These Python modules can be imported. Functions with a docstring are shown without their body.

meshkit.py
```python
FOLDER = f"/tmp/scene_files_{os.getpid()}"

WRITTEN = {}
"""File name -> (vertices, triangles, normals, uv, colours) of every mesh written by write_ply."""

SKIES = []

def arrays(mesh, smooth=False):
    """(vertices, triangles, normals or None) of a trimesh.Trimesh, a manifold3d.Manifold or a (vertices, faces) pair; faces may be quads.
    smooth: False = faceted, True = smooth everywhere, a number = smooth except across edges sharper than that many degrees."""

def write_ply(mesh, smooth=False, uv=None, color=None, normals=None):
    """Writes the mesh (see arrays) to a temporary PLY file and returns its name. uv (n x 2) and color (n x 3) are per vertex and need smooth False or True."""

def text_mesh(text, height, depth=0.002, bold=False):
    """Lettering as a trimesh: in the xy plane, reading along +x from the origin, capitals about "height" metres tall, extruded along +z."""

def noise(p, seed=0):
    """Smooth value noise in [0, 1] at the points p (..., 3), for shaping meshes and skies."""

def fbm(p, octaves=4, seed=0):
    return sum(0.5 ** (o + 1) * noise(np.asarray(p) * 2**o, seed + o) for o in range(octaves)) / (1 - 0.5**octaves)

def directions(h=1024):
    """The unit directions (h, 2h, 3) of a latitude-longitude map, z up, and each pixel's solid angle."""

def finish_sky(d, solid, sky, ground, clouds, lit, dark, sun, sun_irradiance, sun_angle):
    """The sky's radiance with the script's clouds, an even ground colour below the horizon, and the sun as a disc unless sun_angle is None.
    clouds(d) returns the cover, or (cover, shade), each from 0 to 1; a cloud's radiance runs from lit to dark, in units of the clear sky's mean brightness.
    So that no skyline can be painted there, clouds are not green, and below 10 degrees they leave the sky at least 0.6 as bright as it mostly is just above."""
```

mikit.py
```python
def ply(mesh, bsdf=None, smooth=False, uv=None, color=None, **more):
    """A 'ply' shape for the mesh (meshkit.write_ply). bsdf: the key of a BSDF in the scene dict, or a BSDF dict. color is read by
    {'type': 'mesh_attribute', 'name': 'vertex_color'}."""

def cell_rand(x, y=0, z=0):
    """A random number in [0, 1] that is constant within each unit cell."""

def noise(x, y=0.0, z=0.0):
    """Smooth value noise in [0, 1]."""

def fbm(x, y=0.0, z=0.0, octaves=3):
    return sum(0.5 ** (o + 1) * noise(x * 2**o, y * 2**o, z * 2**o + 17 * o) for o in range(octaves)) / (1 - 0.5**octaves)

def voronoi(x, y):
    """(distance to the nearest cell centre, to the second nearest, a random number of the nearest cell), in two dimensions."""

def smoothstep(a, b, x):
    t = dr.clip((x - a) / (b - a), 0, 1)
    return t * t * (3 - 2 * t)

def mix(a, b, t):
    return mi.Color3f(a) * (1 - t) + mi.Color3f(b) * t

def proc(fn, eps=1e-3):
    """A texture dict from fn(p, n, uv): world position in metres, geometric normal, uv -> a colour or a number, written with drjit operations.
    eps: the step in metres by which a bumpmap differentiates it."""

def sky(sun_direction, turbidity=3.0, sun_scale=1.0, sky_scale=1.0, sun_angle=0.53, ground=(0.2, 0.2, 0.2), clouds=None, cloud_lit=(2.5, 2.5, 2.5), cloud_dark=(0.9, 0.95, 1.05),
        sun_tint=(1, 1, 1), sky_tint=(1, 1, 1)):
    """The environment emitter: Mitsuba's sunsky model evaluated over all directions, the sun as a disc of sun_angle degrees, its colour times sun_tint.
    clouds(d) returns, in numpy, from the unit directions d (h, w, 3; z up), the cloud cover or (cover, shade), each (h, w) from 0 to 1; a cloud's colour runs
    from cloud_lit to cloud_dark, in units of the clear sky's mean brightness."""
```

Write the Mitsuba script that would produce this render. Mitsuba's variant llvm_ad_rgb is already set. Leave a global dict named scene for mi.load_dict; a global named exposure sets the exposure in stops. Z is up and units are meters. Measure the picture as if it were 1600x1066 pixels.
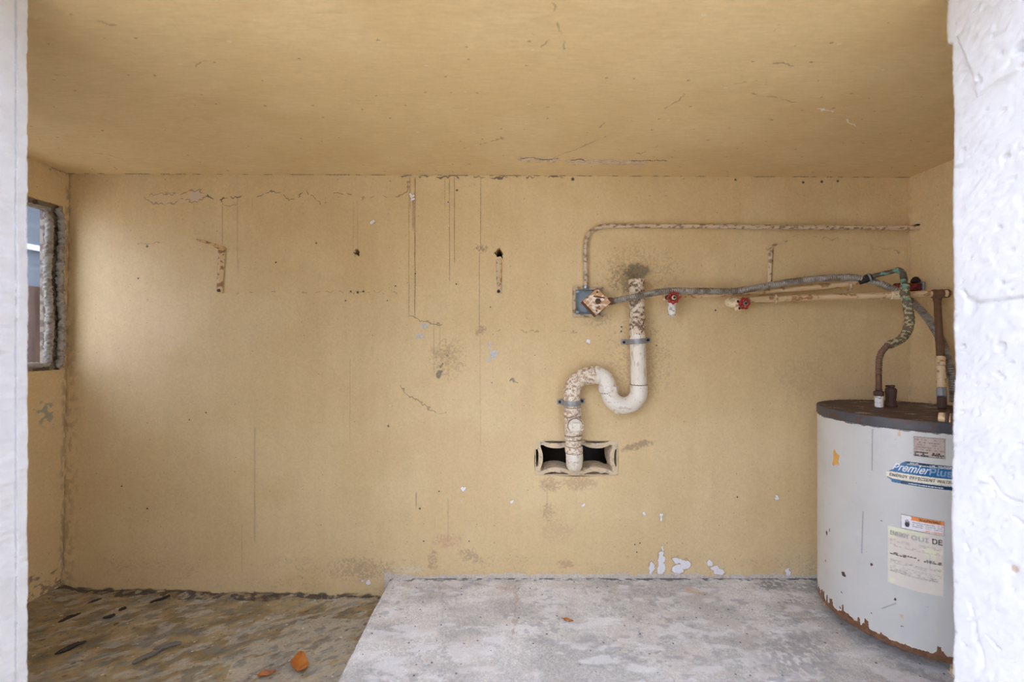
import math, random
import numpy as np, trimesh, shapely
from shapely.geometry import Polygon, Point, box as sbox
from shapely import affinity
import drjit as dr, mitsuba as mi
import mikit
from mikit import proc, noise, fbm, cell_rand, smoothstep, mix
import meshkit
T = mi.ScalarTransform4f
rng = np.random.default_rng(7); random.seed(7)
scene, labels = {}, {}

# ------------------------------------------------------------------ camera, sky, exposure
F, Y0, CZ = 680.0, 533.0, 1.05          # focal length and horizon in pixels of the 1600x1066 frame, camera height
S = 0.0026                              # metres per pixel on the back wall
D = F * S                               # distance of the back wall
scene['camera'] = {'type': 'thinlens', 'fov_axis': 'x', 'fov': 2 * math.degrees(math.atan(800 / F)),
                   'aperture_radius': 0.0045, 'focus_distance': 1.62, 'near_clip': 0.02, 'far_clip': 200.0,
                   'to_world': T().look_at(origin=[0, 0, CZ], target=[0, 1, CZ], up=[0, 0, 1])}


def clouds(d):
    c = meshkit.fbm(d * 2.2 + 5, 4, 3)
    return np.full(c.shape, 1.0), np.clip((c - 0.35) * 1.2, 0, 1)


scene['sky'] = mikit.sky([-0.35, -0.6, 0.72], turbidity=4, sun_scale=0.0, sky_scale=1.0, ground=(0.5, 0.46, 0.38), clouds=clouds,
                         cloud_lit=(1.00, 1.13, 1.54), cloud_dark=(0.84, 0.94, 1.29))
exposure = 5.32

# ------------------------------------------------------------------ helpers


def at(px, py, y):
    """the point at depth y that stands on the line of sight of pixel (px, py)"""
    return np.array([(px - 800) / F * y, y, CZ + (Y0 - py) / F * y])


def W(px, py, off=0.0):
    return at(px, py, D - off)


def numbered(name):
    if name not in labels and name not in scene and not any(k.startswith(name + '__') for k in scene):
        return name
    i = 1
    while f'{name}_{i:03d}' in labels or f'{name}_{i:03d}' in scene:
        i += 1
    return f'{name}_{i:03d}'


def add(name, mesh, bsdf, parent=None, smooth=30, label=None, cat=None, group=None, kind=None):
    key = numbered(name if parent is None else parent + '__' + name)
    scene[key] = mikit.ply(mesh, bsdf, smooth=smooth)
    d = {k: v for k, v in (('label', label), ('category', cat), ('group', group), ('kind', kind)) if v}
    if d:
        labels[key] = d
    return key


def thing(name, label, cat, group=None):
    key = numbered(name)
    labels[key] = {'label': label, 'category': cat}
    if group:
        labels[key]['group'] = group
    return key


def cat_(*m):
    return trimesh.util.concatenate([x for x in m])


def box(x0, x1, y0, y1, z0, z1):
    m = trimesh.creation.box((x1 - x0, y1 - y0, z1 - z0))
    m.apply_translation(((x0 + x1) / 2, (y0 + y1) / 2, (z0 + z1) / 2))
    return m


def rbox(sx, sy, sz, r=0.003, n=3):
    """a box with rounded edges, centred"""
    import manifold3d as m3
    s = m3.Manifold.sphere(r, 4 * n)
    pts = [s.translate((a * (sx / 2 - r), b * (sy / 2 - r), c * (sz / 2 - r))) for a in (-1, 1) for b in (-1, 1) for c in (-1, 1)]
    m = m3.Manifold.batch_hull(pts).to_mesh()
    return trimesh.Trimesh(m.vert_properties[:, :3], m.tri_verts, process=False)


def grid(nu, nv, fn):
    """a mesh over an nu x nv grid of points fn(u, v), arrays in [0, 1]"""
    u, v = np.meshgrid(np.linspace(0, 1, nu), np.linspace(0, 1, nv), indexing='ij')
    P = np.stack(fn(u, v), -1).reshape(-1, 3)
    i = (np.arange(nu - 1)[:, None] * nv + np.arange(nv - 1)[None]).ravel()
    f = np.vstack([np.stack([i, i + nv, i + nv + 1], 1), np.stack([i, i + nv + 1, i + 1], 1)])
    return trimesh.Trimesh(P, f, process=False)


def spline(pts, step=0.004):
    from scipy.interpolate import CubicSpline
    pts = np.asarray(pts, float)
    s = np.r_[0, np.cumsum(np.sqrt(np.linalg.norm(np.diff(pts, axis=0), axis=1)))]
    cs = CubicSpline(s, pts)
    fine = cs(np.linspace(0, s[-1], 3000))
    L = np.r_[0, np.cumsum(np.linalg.norm(np.diff(fine, axis=0), axis=1))]
    n = max(2, int(L[-1] / step) + 1)
    q = np.linspace(0, L[-1], n)
    return np.stack([np.interp(q, L, fine[:, k]) for k in range(3)], 1)


def tube(pts, r, n=20, caps=True, lump=0.0, seed=0):
    pts = np.asarray(pts, float)
    m = len(pts)
    r = np.broadcast_to(np.asarray(r, float), m)
    t = np.gradient(pts, axis=0)
    t /= np.linalg.norm(t, axis=1, keepdims=True)
    a = np.cross(t[0], [0, 0, 1] if abs(t[0][2]) < 0.9 else [1, 0, 0])
    a /= np.linalg.norm(a)
    A = [a]
    for k in range(1, m):
        a = A[-1] - t[k] * (A[-1] @ t[k])
        A.append(a / np.linalg.norm(a))
    A = np.array(A)
    B = np.cross(t, A)
    th = np.arange(n) * 2 * np.pi / n
    rr = r[:, None] * np.ones(n)
    dirs = A[:, None] * np.cos(th)[None, :, None] + B[:, None] * np.sin(th)[None, :, None]
    if lump:
        q = pts[:, None] + dirs * rr[..., None]
        rr = rr + lump * (meshkit.fbm(q * 110, 3, seed) - 0.5) * 2
    V = (pts[:, None] + dirs * rr[..., None]).reshape(-1, 3)
    i = np.arange(m - 1)[:, None] * n
    j = np.arange(n)[None]
    j2 = (j + 1) % n
    f = np.vstack([np.stack([(i + j).ravel(), (i + n + j2).ravel(), (i + n + j).ravel()], 1), np.stack([(i + j).ravel(), (i + j2).ravel(), (i + n + j2).ravel()], 1)])[:, ::-1]
    f = f[:, ::-1]
    if caps:
        V = np.vstack([V, pts[0], pts[-1]])
        c0, c1 = m * n, m * n + 1
        k = np.arange(n)
        f = np.vstack([f, np.stack([np.full(n, c0), (k + 1) % n, k], 1), np.stack([np.full(n, c1), (m - 1) * n + k, (m - 1) * n + (k + 1) % n], 1)])
    mesh = trimesh.Trimesh(V, f, process=False)
    if mesh.volume < 0:
        mesh.invert()
    return mesh


def stick(a, b, r, n=20, step=None, **k):
    a, b = np.asarray(a, float), np.asarray(b, float)
    m = 2 if step is None else max(2, int(np.linalg.norm(b - a) / step))
    return tube(a + (b - a) * np.linspace(0, 1, m)[:, None], r, n, **k)


def lathe(prof, n=32, origin=(0, 0, 0), axis=(0, 0, 1)):
    """prof: (radius, height) pairs turned around the axis"""
    m = trimesh.creation.revolve(np.asarray(prof, float), sections=n)
    if m.volume < 0:
        m.invert()
    m.apply_transform(trimesh.geometry.align_vectors([0, 0, 1], axis))
    m.apply_translation(origin)
    return m


def prism(poly, depth, front):
    """a polygon in (x, z), its front face at y = front and its back at front + depth"""
    gs = getattr(poly, 'geoms', [poly])
    ms = [trimesh.creation.extrude_polygon(g, depth, engine='earcut') for g in gs if g.area > 0]
    m = cat_(*ms)
    m.apply_transform([[1, 0, 0, 0], [0, 0, -1, front + depth], [0, 1, 0, 0], [0, 0, 0, 1]])
    return m


def wobble(m, amp, freq, seed=0):
    m.vertices = m.vertices + (np.stack([meshkit.fbm(m.vertices * freq + k * 31.7, 3, seed + k) for k in range(3)], 1) - 0.5) * 2 * amp
    return m


# ------------------------------------------------------------------ materials


def principled(color, rough=0.6, metallic=0.0, spec=0.4, **k):
    c = proc(color) if callable(color) else {'type': 'rgb', 'value': list(color)}
    r = proc(rough) if callable(rough) else float(rough)
    mt = proc(metallic) if callable(metallic) else float(metallic)
    return {'type': 'principled', 'base_color': c, 'roughness': r, 'metallic': mt, 'specular': spec, **k}


def mat(name, color, rough=0.6, metallic=0.0, bump=None, eps=1e-3, two=True, **k):
    b = principled(color, rough, metallic, **k)
    if bump is not None:
        b = {'type': 'bumpmap', 'height': proc(bump, eps), 'scale': 1.0, 'nested': b}
    scene[name] = {'type': 'twosided', 'nested': b} if two else b
    return name


def sg(u, v, x0, y0, x1, y1):
    dx, dy = x1 - x0, y1 - y0
    L = max(dx * dx + dy * dy, 1e-12)
    t = dr.clip(((u - x0) * dx + (v - y0) * dy) / L, 0, 1)
    return dr.square(u - x0 - t * dx) + dr.square(v - y0 - t * dy)


def line(u, v, pts):
    d = mi.Float(1e9)
    for (a, b), (c, e) in zip(pts[:-1], pts[1:]):
        d = dr.minimum(d, sg(u, v, a, b, c, e))
    return dr.sqrt(d)


def ell(u, v, x, y, a, b, rot=0.0):
    c, s = math.cos(rot), math.sin(rot)
    return dr.sqrt(dr.square(((u - x) * c + (v - y) * s) / a) + dr.square(((v - y) * c - (u - x) * s) / b))


def dots(u, v, cell, prob, r0, r1, k=0.0, stretch=1.0):
    """round specks of radius r0..r1, one in some of the cells"""
    x, y = u / cell, v / cell
    cx, cy = dr.floor(x), dr.floor(y)
    on = cell_rand(cx, cy, 11 + k) < prob
    jx, jy = cx + 0.3 + 0.4 * cell_rand(cx, cy, 12 + k), cy + 0.3 + 0.4 * cell_rand(cx, cy, 13 + k)
    r = (r0 + (r1 - r0) * cell_rand(cx, cy, 14 + k)) / cell
    d = dr.sqrt(dr.square((x - jx) / stretch) + dr.square(y - jy))
    return dr.select(on, 1 - smoothstep(r * 0.6, r * 1.1, d), 0)


PAINT, PAINT2 = (0.616, 0.463, 0.240), (0.588, 0.430, 0.212)
CHIP, GREYCHIP = (0.70, 0.67, 0.62), (0.52, 0.52, 0.50)
DARK, RUST, MUD = (0.07, 0.05, 0.035), (0.24, 0.105, 0.04), (0.21, 0.135, 0.07)


def paint(u, v):
    """old tan wall paint, in pixels of the back wall (2.6 mm)"""
    n1 = fbm(u / 70, v / 70, 3.0, 3)
    c = mix(PAINT, PAINT2, smoothstep(0.3, 0.7, n1))
    c = c * (0.955 + 0.09 * noise(u / 2.2, v / 2.2, 9.0)) * (0.985 + 0.03 * noise(u / 9, v / 160, 4.0))
    c = mix(c, MUD, 0.45 * dots(u, v, 27.0, 0.22, 0.5, 1.3, 0.0))
    c = mix(c, MUD, 0.30 * dots(u, v, 9.0, 0.22, 0.4, 0.9, 20.0))
    c = mix(c, CHIP, 0.35 * dots(u, v, 31.0, 0.14, 0.6, 1.5, 40.0))
    return c


CR1 = [(323, 304), (330, 308), (337, 312), (343, 315), (347, 313), (350, 309), (358, 307.5), (364, 309), (370, 309.5), (378, 307.5), (388, 308), (394, 310)]
CR1b = [(394, 310), (400, 308), (410, 304), (416, 302), (422, 298), (432, 302), (438, 301), (444, 307), (452, 312), (460, 311), (468, 308), (474, 300), (478, 298), (482, 305), (490, 307), (497, 315), (503, 322), (510, 315)]
LOOP = [(347, 313), (348, 320), (360, 322), (370, 319), (371, 309)]
PT = [(226, 309), (236, 305), (249, 302), (268, 303), (285, 302.5), (296, 299), (311, 297), (315, 301), (323, 304), (315, 311), (309, 314), (302, 316), (294, 312), (283, 312), (270, 318.5), (240, 317), (227, 313), (226, 309)]
CR2 = [(520, 302), (545, 302), (560, 314), (575, 308), (595, 305), (603, 307), (612, 308), (622, 306), (632, 303), (637, 296), (638, 285), (640, 278)]
JOINT = [(625, 274), (640, 276), (648, 278.5), (654, 275), (668, 275), (680, 277), (690, 278.5), (700, 275.5), (720, 276), (740, 275), (757, 277), (775, 278.5), (790, 277), (802, 274), (812, 277), (840, 276), (880, 276)]
SCR = [(626, 603), (631, 610), (636, 617), (645, 623), (655, 628), (668, 637), (680, 645)]


def back_color(p, n, uv):
    u, v = p.x / S + 800, Y0 - (p.z - CZ) / S
    c = paint(u, v)
    wu = u + 5.0 * (noise(u / 4, v / 4, 1.0) - 0.5)
    wv = v + 5.0 * (noise(u / 4, v / 4, 2.0) - 0.5)
    brk = noise(u / 7, v / 7, 6.0)
    grain = noise(u / 1.6, v / 1.6, 8.0)
    # vertical drip lines
    for x, y0, y1, w, s in ((640.5, 278, 330, 1.1, .55), (648.3, 278, 498, 1.0, .8), (639, 300, 495, .8, .5), (645.5, 305, 362, 1.8, .55), (702.3, 279, 445, .9, .55), (710, 277, 415, 1.0, .6),
                            (695, 278, 330, .9, .3), (751, 278, 390, .9, .55), (749, 395, 520, .9, .5), (750, 520, 640, .8, .2), (751, 640, 700, .8, .2), (347.5, 318, 384, .7, .5),
                            (371, 312, 420, .8, .3), (372, 405, 430, 1.8, .25), (394, 310, 330, .8, .2), (398, 668, 850, 1.3, .28), (547, 560, 690, .8, .22), (378, 820, 900, 1.0, .22), (650, 770, 797, 1.3, .5),
                            (552, 315, 395, .8, .2), (559, 315, 395, .8, .25), (303, 317, 335, .8, .25), (678, 500, 590, 1.2, .25), (687, 505, 560, 1.2, .2), (701, 545, 600, .8, .2), (700, 780, 850, 1.2, .25), (855, 757, 800, 1.6, .3)):
        m = (1 - smoothstep(w * 0.5, w * 1.2, dr.abs(u - x - 0.6 * (noise(v / 25, x) - 0.5)))) * smoothstep(y0 - 2, y0 + 2, v) * (1 - smoothstep(y1 - 12, y1 + 3, v))
        c = mix(c, (0.22, 0.14, 0.07), m * s * (0.55 + 0.6 * noise(v / 9, x, 3.0)))
    # patch of loose plaster and cracks
    inside = dr.minimum(ell(wu, wv, 262, 310, 37, 7.5), ell(wu, wv, 306, 306, 12, 9.5))
    c = mix(c, (0.60, 0.46, 0.29), 0.35 * (1 - smoothstep(0.9, 1.0, inside)))
    c = mix(c, (0.56, 0.44, 0.36), 0.7 * (1 - smoothstep(0.85, 1.0, ell(wu, wv, 305, 306, 10, 8.5))))
    c = mix(c, (0.24, 0.15, 0.10), 0.6 * (1 - smoothstep(0.4, 1.3, line(wu, wv, PT))) * smoothstep(0.2, 0.7, brk + 0.1))
    c = mix(c, DARK, 0.75 * (1 - smoothstep(0.4, 1.25, line(wu, wv, CR1))) * smoothstep(0.15, 0.55, brk))
    c = mix(c, DARK, 0.65 * (1 - smoothstep(0.4, 1.2, line(wu, wv, CR1b))) * smoothstep(0.25, 0.6, brk))
    c = mix(c, (0.22, 0.14, 0.07), 0.4 * (1 - smoothstep(0.3, 1.0, line(wu, wv, LOOP))))
    c = mix(c, (0.20, 0.12, 0.06), 0.6 * (1 - smoothstep(0.4, 1.2, line(wu, wv, CR2))) * smoothstep(0.3, 0.65, brk))
    c = mix(c, DARK, 0.8 * (1 - smoothstep(0.5, 1.8, line(wu, wv, JOINT))) * smoothstep(0.35, 0.65, brk))
    c = mix(c, (0.20, 0.12, 0.06), 0.6 * (1 - smoothstep(0.5, 1.5, line(wu, wv, [(639, 494), (650, 498), (662, 502), (690, 508)]))))
    c = mix(c, (0.22, 0.15, 0.09), 0.6 * (1 - smoothstep(0.5, 1.5, line(wu, wv, SCR))) + 0.35 * (1 - smoothstep(0.5, 1.2, line(wu, wv, [(686, 648), (698, 644)]))))
    hl = dr.minimum(line(wu, wv, [(348, 458), (440, 456), (620, 457)]), line(wu, wv, [(215, 380), (276, 379)]))
    hl = dr.minimum(hl, dr.minimum(line(wu, wv, [(1240, 368), (1310, 374), (1406, 394)]), line(wu, wv, [(755, 517), (900, 519)])))
    hl = dr.minimum(hl, line(wu, wv, [(930, 530), (975, 531)]))
    c = mix(c, (0.24, 0.16, 0.08), 0.5 * (1 - smoothstep(0.4, 1.0, hl)) * smoothstep(0.45, 0.7, brk))
    # corner with the left wall: broken edge and dirt
    edge = 106 - (v - 300) * 0.0145
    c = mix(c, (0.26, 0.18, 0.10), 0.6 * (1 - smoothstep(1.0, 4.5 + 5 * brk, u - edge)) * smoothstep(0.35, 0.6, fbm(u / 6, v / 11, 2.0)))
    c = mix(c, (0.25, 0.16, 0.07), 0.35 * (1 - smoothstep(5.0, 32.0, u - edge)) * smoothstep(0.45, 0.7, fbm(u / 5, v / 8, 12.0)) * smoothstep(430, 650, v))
    # chips through to plaster and filler
    chip = mi.Float(9)
    for x, y, a, b, r in ((581, 348, 4.2, 2.9, 0), (643, 306, 4.6, 3.2, .5), (645, 311, 2.2, 2.2, 0), (724, 764, 3.8, 3.2, 0), (722, 784, 1.8, 1.5, 0), (801, 784, 3, 2.6, 0), (566, 908, 2.3, 2.6, .4), (576, 910, 3.8, 3.8, 0), (919, 533, 2.6, 4.2, 0),
                          (1018, 887, 5.5, 9.5, .1), (1033, 881, 6, 19, .06), (1058, 876, 9, 6, .5), (1071, 882, 9, 7.5, -.3), (1059, 891, 8, 8, .2), (1108, 880, 4, 5, .4), (1122, 892, 12, 6, .35), (1232, 895, 5.5, 6, 0), (1033, 808, 2.2, 5.5, 0), (1008, 802, 2, 2, 0), (1035, 858, 2, 5, 0),
                          (911, 789, 2, 2, 0), (1214, 777, 4, 2.4, 0), (1150, 902, 8, 3, 0)):
        chip = dr.minimum(chip, ell(wu, wv, x, y, a, b, r))
    c = mix(c, (0.30, 0.20, 0.11), 0.5 * (1 - smoothstep(1.0, 1.25, chip)))
    c = mix(c, mix(CHIP, (0.76, 0.74, 0.72), grain), 1 - smoothstep(0.9, 1.0, chip))
    gc = mi.Float(9)
    for x, y, a, b, r in ((664, 509, 5.5, 3.4, 0), (656, 525, 6, 3.5, 0), (765, 541, 2.6, 5, .2), (771, 555, 6.5, 7, .3), (762, 562, 3, 3, 0)):
        gc = dr.minimum(gc, ell(wu, wv, x, y, a, b, r))
    c = mix(c, mix((0.40, 0.40, 0.36), (0.55, 0.55, 0.54), grain), 0.85 * (1 - smoothstep(0.85, 1.0, gc)))
    gg = mi.Float(9)
    for x, y, a, b, r in ((686, 585, 5, 9.5, .25), (689, 571, 3, 3, 0), (801, 594, 4, 3.2, .5), (807, 597, 4, 1.2, .8), (768, 599, 1.4, 2.6, 0), (607, 664, 2, 2, 0), (698, 557, 2, 2, 0)):
        gg = dr.minimum(gg, ell(wu, wv, x, y, a, b, r))
    c = mix(c, mix((0.10, 0.085, 0.06), (0.30, 0.25, 0.17), grain), 0.85 * (1 - smoothstep(0.8, 1.0, gg)))
    # screw holes and spots
    hole = mi.Float(9)
    for x, y, r in ((548, 455.5, 1.7), (559, 457, 2.3), (568, 455.5, 1.9), (971, 511, 1.8), (970.5, 518, 1.8), (216, 435, 1.6), (230, 385, 2.2), (431, 410, 1.5), (494, 380, 1.4), (618, 447, 1.3), (649, 428, 1.3), (714, 297.5, 1.8), (713, 444, 1.5), (895, 280, 3),
                    (322, 645, 1.3), (296, 656, 1.2), (230, 795, 1.6), (190, 760, 1.4), (1118, 485, 1.6), (766, 480, 1.2), (662, 846, 1.2), (656, 795, 1.9), (686, 768, 1.3), (733, 846, 1.2), (1026, 540, 1.4), (1152, 777, 1.4), (1149, 281, 2), (1255, 285, 2.2), (1284, 284, 2.4), (1309, 283, 2.2), (890, 598, 1.0), (836, 555, 1.0),
                    (992, 851, 1.3), (995, 863, 1.3), (1000, 849, 1.3), (605, 470, 1.2), (700, 316, 1.2), (540, 470, 1.4)):
        hole = dr.minimum(hole, dr.sqrt(dr.square(u - x) + dr.square(v - y)) / r)
    c = mix(c, (0.05, 0.035, 0.025), 0.9 * (1 - smoothstep(0.6, 1.1, hole)))
    # stains, each of specks: mould over the pipe, rust under the block, rubbed red
    for x, y, a, b, r, col, s, thr in ((994, 424, 21, 13, 0, (0.045, 0.04, 0.03), .95, .20), (978, 438, 30, 26, .6, (0.13, 0.10, 0.05), .8, .44), (1000, 420, 70, 45, 0, (0.30, 0.22, 0.12), .4, .5), (997, 696, 27, 6, -.25, (0.22, 0.14, 0.085), .75, .28),
                                       (860, 757, 17, 12, 0, (0.30, 0.17, 0.09), .6, .35), (905, 755, 30, 11, 0, (0.34, 0.20, 0.11), .6, .36), (857, 800, 12, 16, 0, (0.30, 0.20, 0.10), .55, .42), (870, 830, 26, 20, 0, (0.42, 0.27, 0.15), .4, .42),
                                       (700, 845, 24, 12, 0, (0.47, 0.25, 0.17), .6, .42), (677, 875, 9, 18, 0, (0.33, 0.19, 0.12), .7, .50), (735, 868, 22, 12, .3, (0.27, 0.19, 0.13), .6, .52), (884, 881, 15, 7, .1, (0.36, 0.20, 0.13), .6, .34),
                                       (1255, 590, 45, 38, 0, (0.38, 0.28, 0.16), .3, .46), (700, 560, 34, 36, 0, (0.27, 0.18, 0.10), .5, .54), (690, 552, 16, 10, 0, (0.26, 0.19, 0.11), .4, .48), (753, 388, 12, 7, 0, (0.16, 0.10, 0.05), .7, .5), (750, 517, 9, 8, 0, (0.26, 0.15, 0.08), .6, .4),
                                       (935, 500, 25, 12, 0, (0.25, 0.18, 0.09), .5, .45), (1000, 560, 60, 80, 0, (0.30, 0.21, 0.12), .45, .57), (560, 890, 60, 20, 0, (0.25, 0.18, 0.12), .5, .48), (640, 890, 34, 9, 0, (0.62, 0.55, 0.42), .6, .45)):
        d = ell(wu, wv, x, y, a, b, r)
        g = fbm(u / 2.6, v / 2.6, 5.0 + x, 5)
        c = mix(c, col, 0.75 * s * smoothstep(thr - 0.05, thr + 0.35, g + 0.30 * (1 - d)) * (1 - smoothstep(0.7, 1.25, d)))
    # splashed dirt along the floor and the pale mortar fillet at the slab
    low = smoothstep(0.46, 0.8, fbm(u / 3, v / 2, 2.5)) * smoothstep(0.4, 0.7, noise(u / 30, v / 14, 7.0))
    c = mix(c, (0.27, 0.19, 0.12), 0.35 * low * dr.select(v > 866 + 18 * noise(u / 22, 4.0), 1, 0))
    fil = dr.select((u > 600) & (v > 897 + 4 * noise(u / 11, 5.0) - 3 * noise(u / 40, 8.0)), 1.0, 0.0)
    c = mix(c, mix((0.42, 0.38, 0.32), (0.60, 0.56, 0.50), grain), 0.75 * fil)
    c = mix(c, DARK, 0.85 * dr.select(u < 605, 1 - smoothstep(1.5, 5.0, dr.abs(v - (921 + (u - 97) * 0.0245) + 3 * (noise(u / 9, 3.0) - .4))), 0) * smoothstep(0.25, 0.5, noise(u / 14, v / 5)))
    return c


def wall_bump(p, n, uv):
    u, v = (p.x + p.y) / S, p.z / S
    return 0.0016 * fbm(u / 6, v / 5, 3.0, 3) + 0.0022 * noise(u / 22, v / 26, 7.0) + 0.0010 * noise(u / 30, v / 3, 1.0) + 0.0008 * noise(u / 3, v / 28, 1.0)


def side_color(p, n, uv):
    u, v = p.y / S, Y0 - (p.z - CZ) / S
    c = paint(u + 300, v)
    e = D / S - u
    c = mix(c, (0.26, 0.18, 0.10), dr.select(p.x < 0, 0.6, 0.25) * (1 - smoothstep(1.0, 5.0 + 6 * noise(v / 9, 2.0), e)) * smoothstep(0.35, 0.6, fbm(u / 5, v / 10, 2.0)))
    c = mix(c, (0.16, 0.11, 0.07), 0.7 * smoothstep(0.5, 0.7, fbm(u / 5, v / 5, 9.0)) * dr.select(v > 872 + 25 * noise(u / 14, 1.0), 1, 0))
    c = mix(c, (0.24, 0.27, 0.20), 0.7 * smoothstep(0.55, 0.62, fbm(u / 7, v / 7, 1.0)) * (1 - smoothstep(0.7, 1.2, ell(u, v, 652, 640, 14, 22))))
    c = mix(c, (0.16, 0.11, 0.07), 0.6 * smoothstep(0.52, 0.66, fbm(u / 4, v / 4, 19.0)) * (1 - smoothstep(0.8, 1.2, ell(u, v, 660, 264, 22, 14))))
    return c


CS = [[(815, 248), (830, 247), (846, 249), (868, 247)], [(888, 251), (908, 249), (940, 252), (958, 253), (980, 250)], [(985, 250.5), (1039, 250.5)]]


def cpt(px, py):
    return ((px - 800) / F * (258 * S * F / (Y0 - py)), 258 * S * F / (Y0 - py))


def cl(*pts):
    return [cpt(*q) for q in pts]


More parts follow.
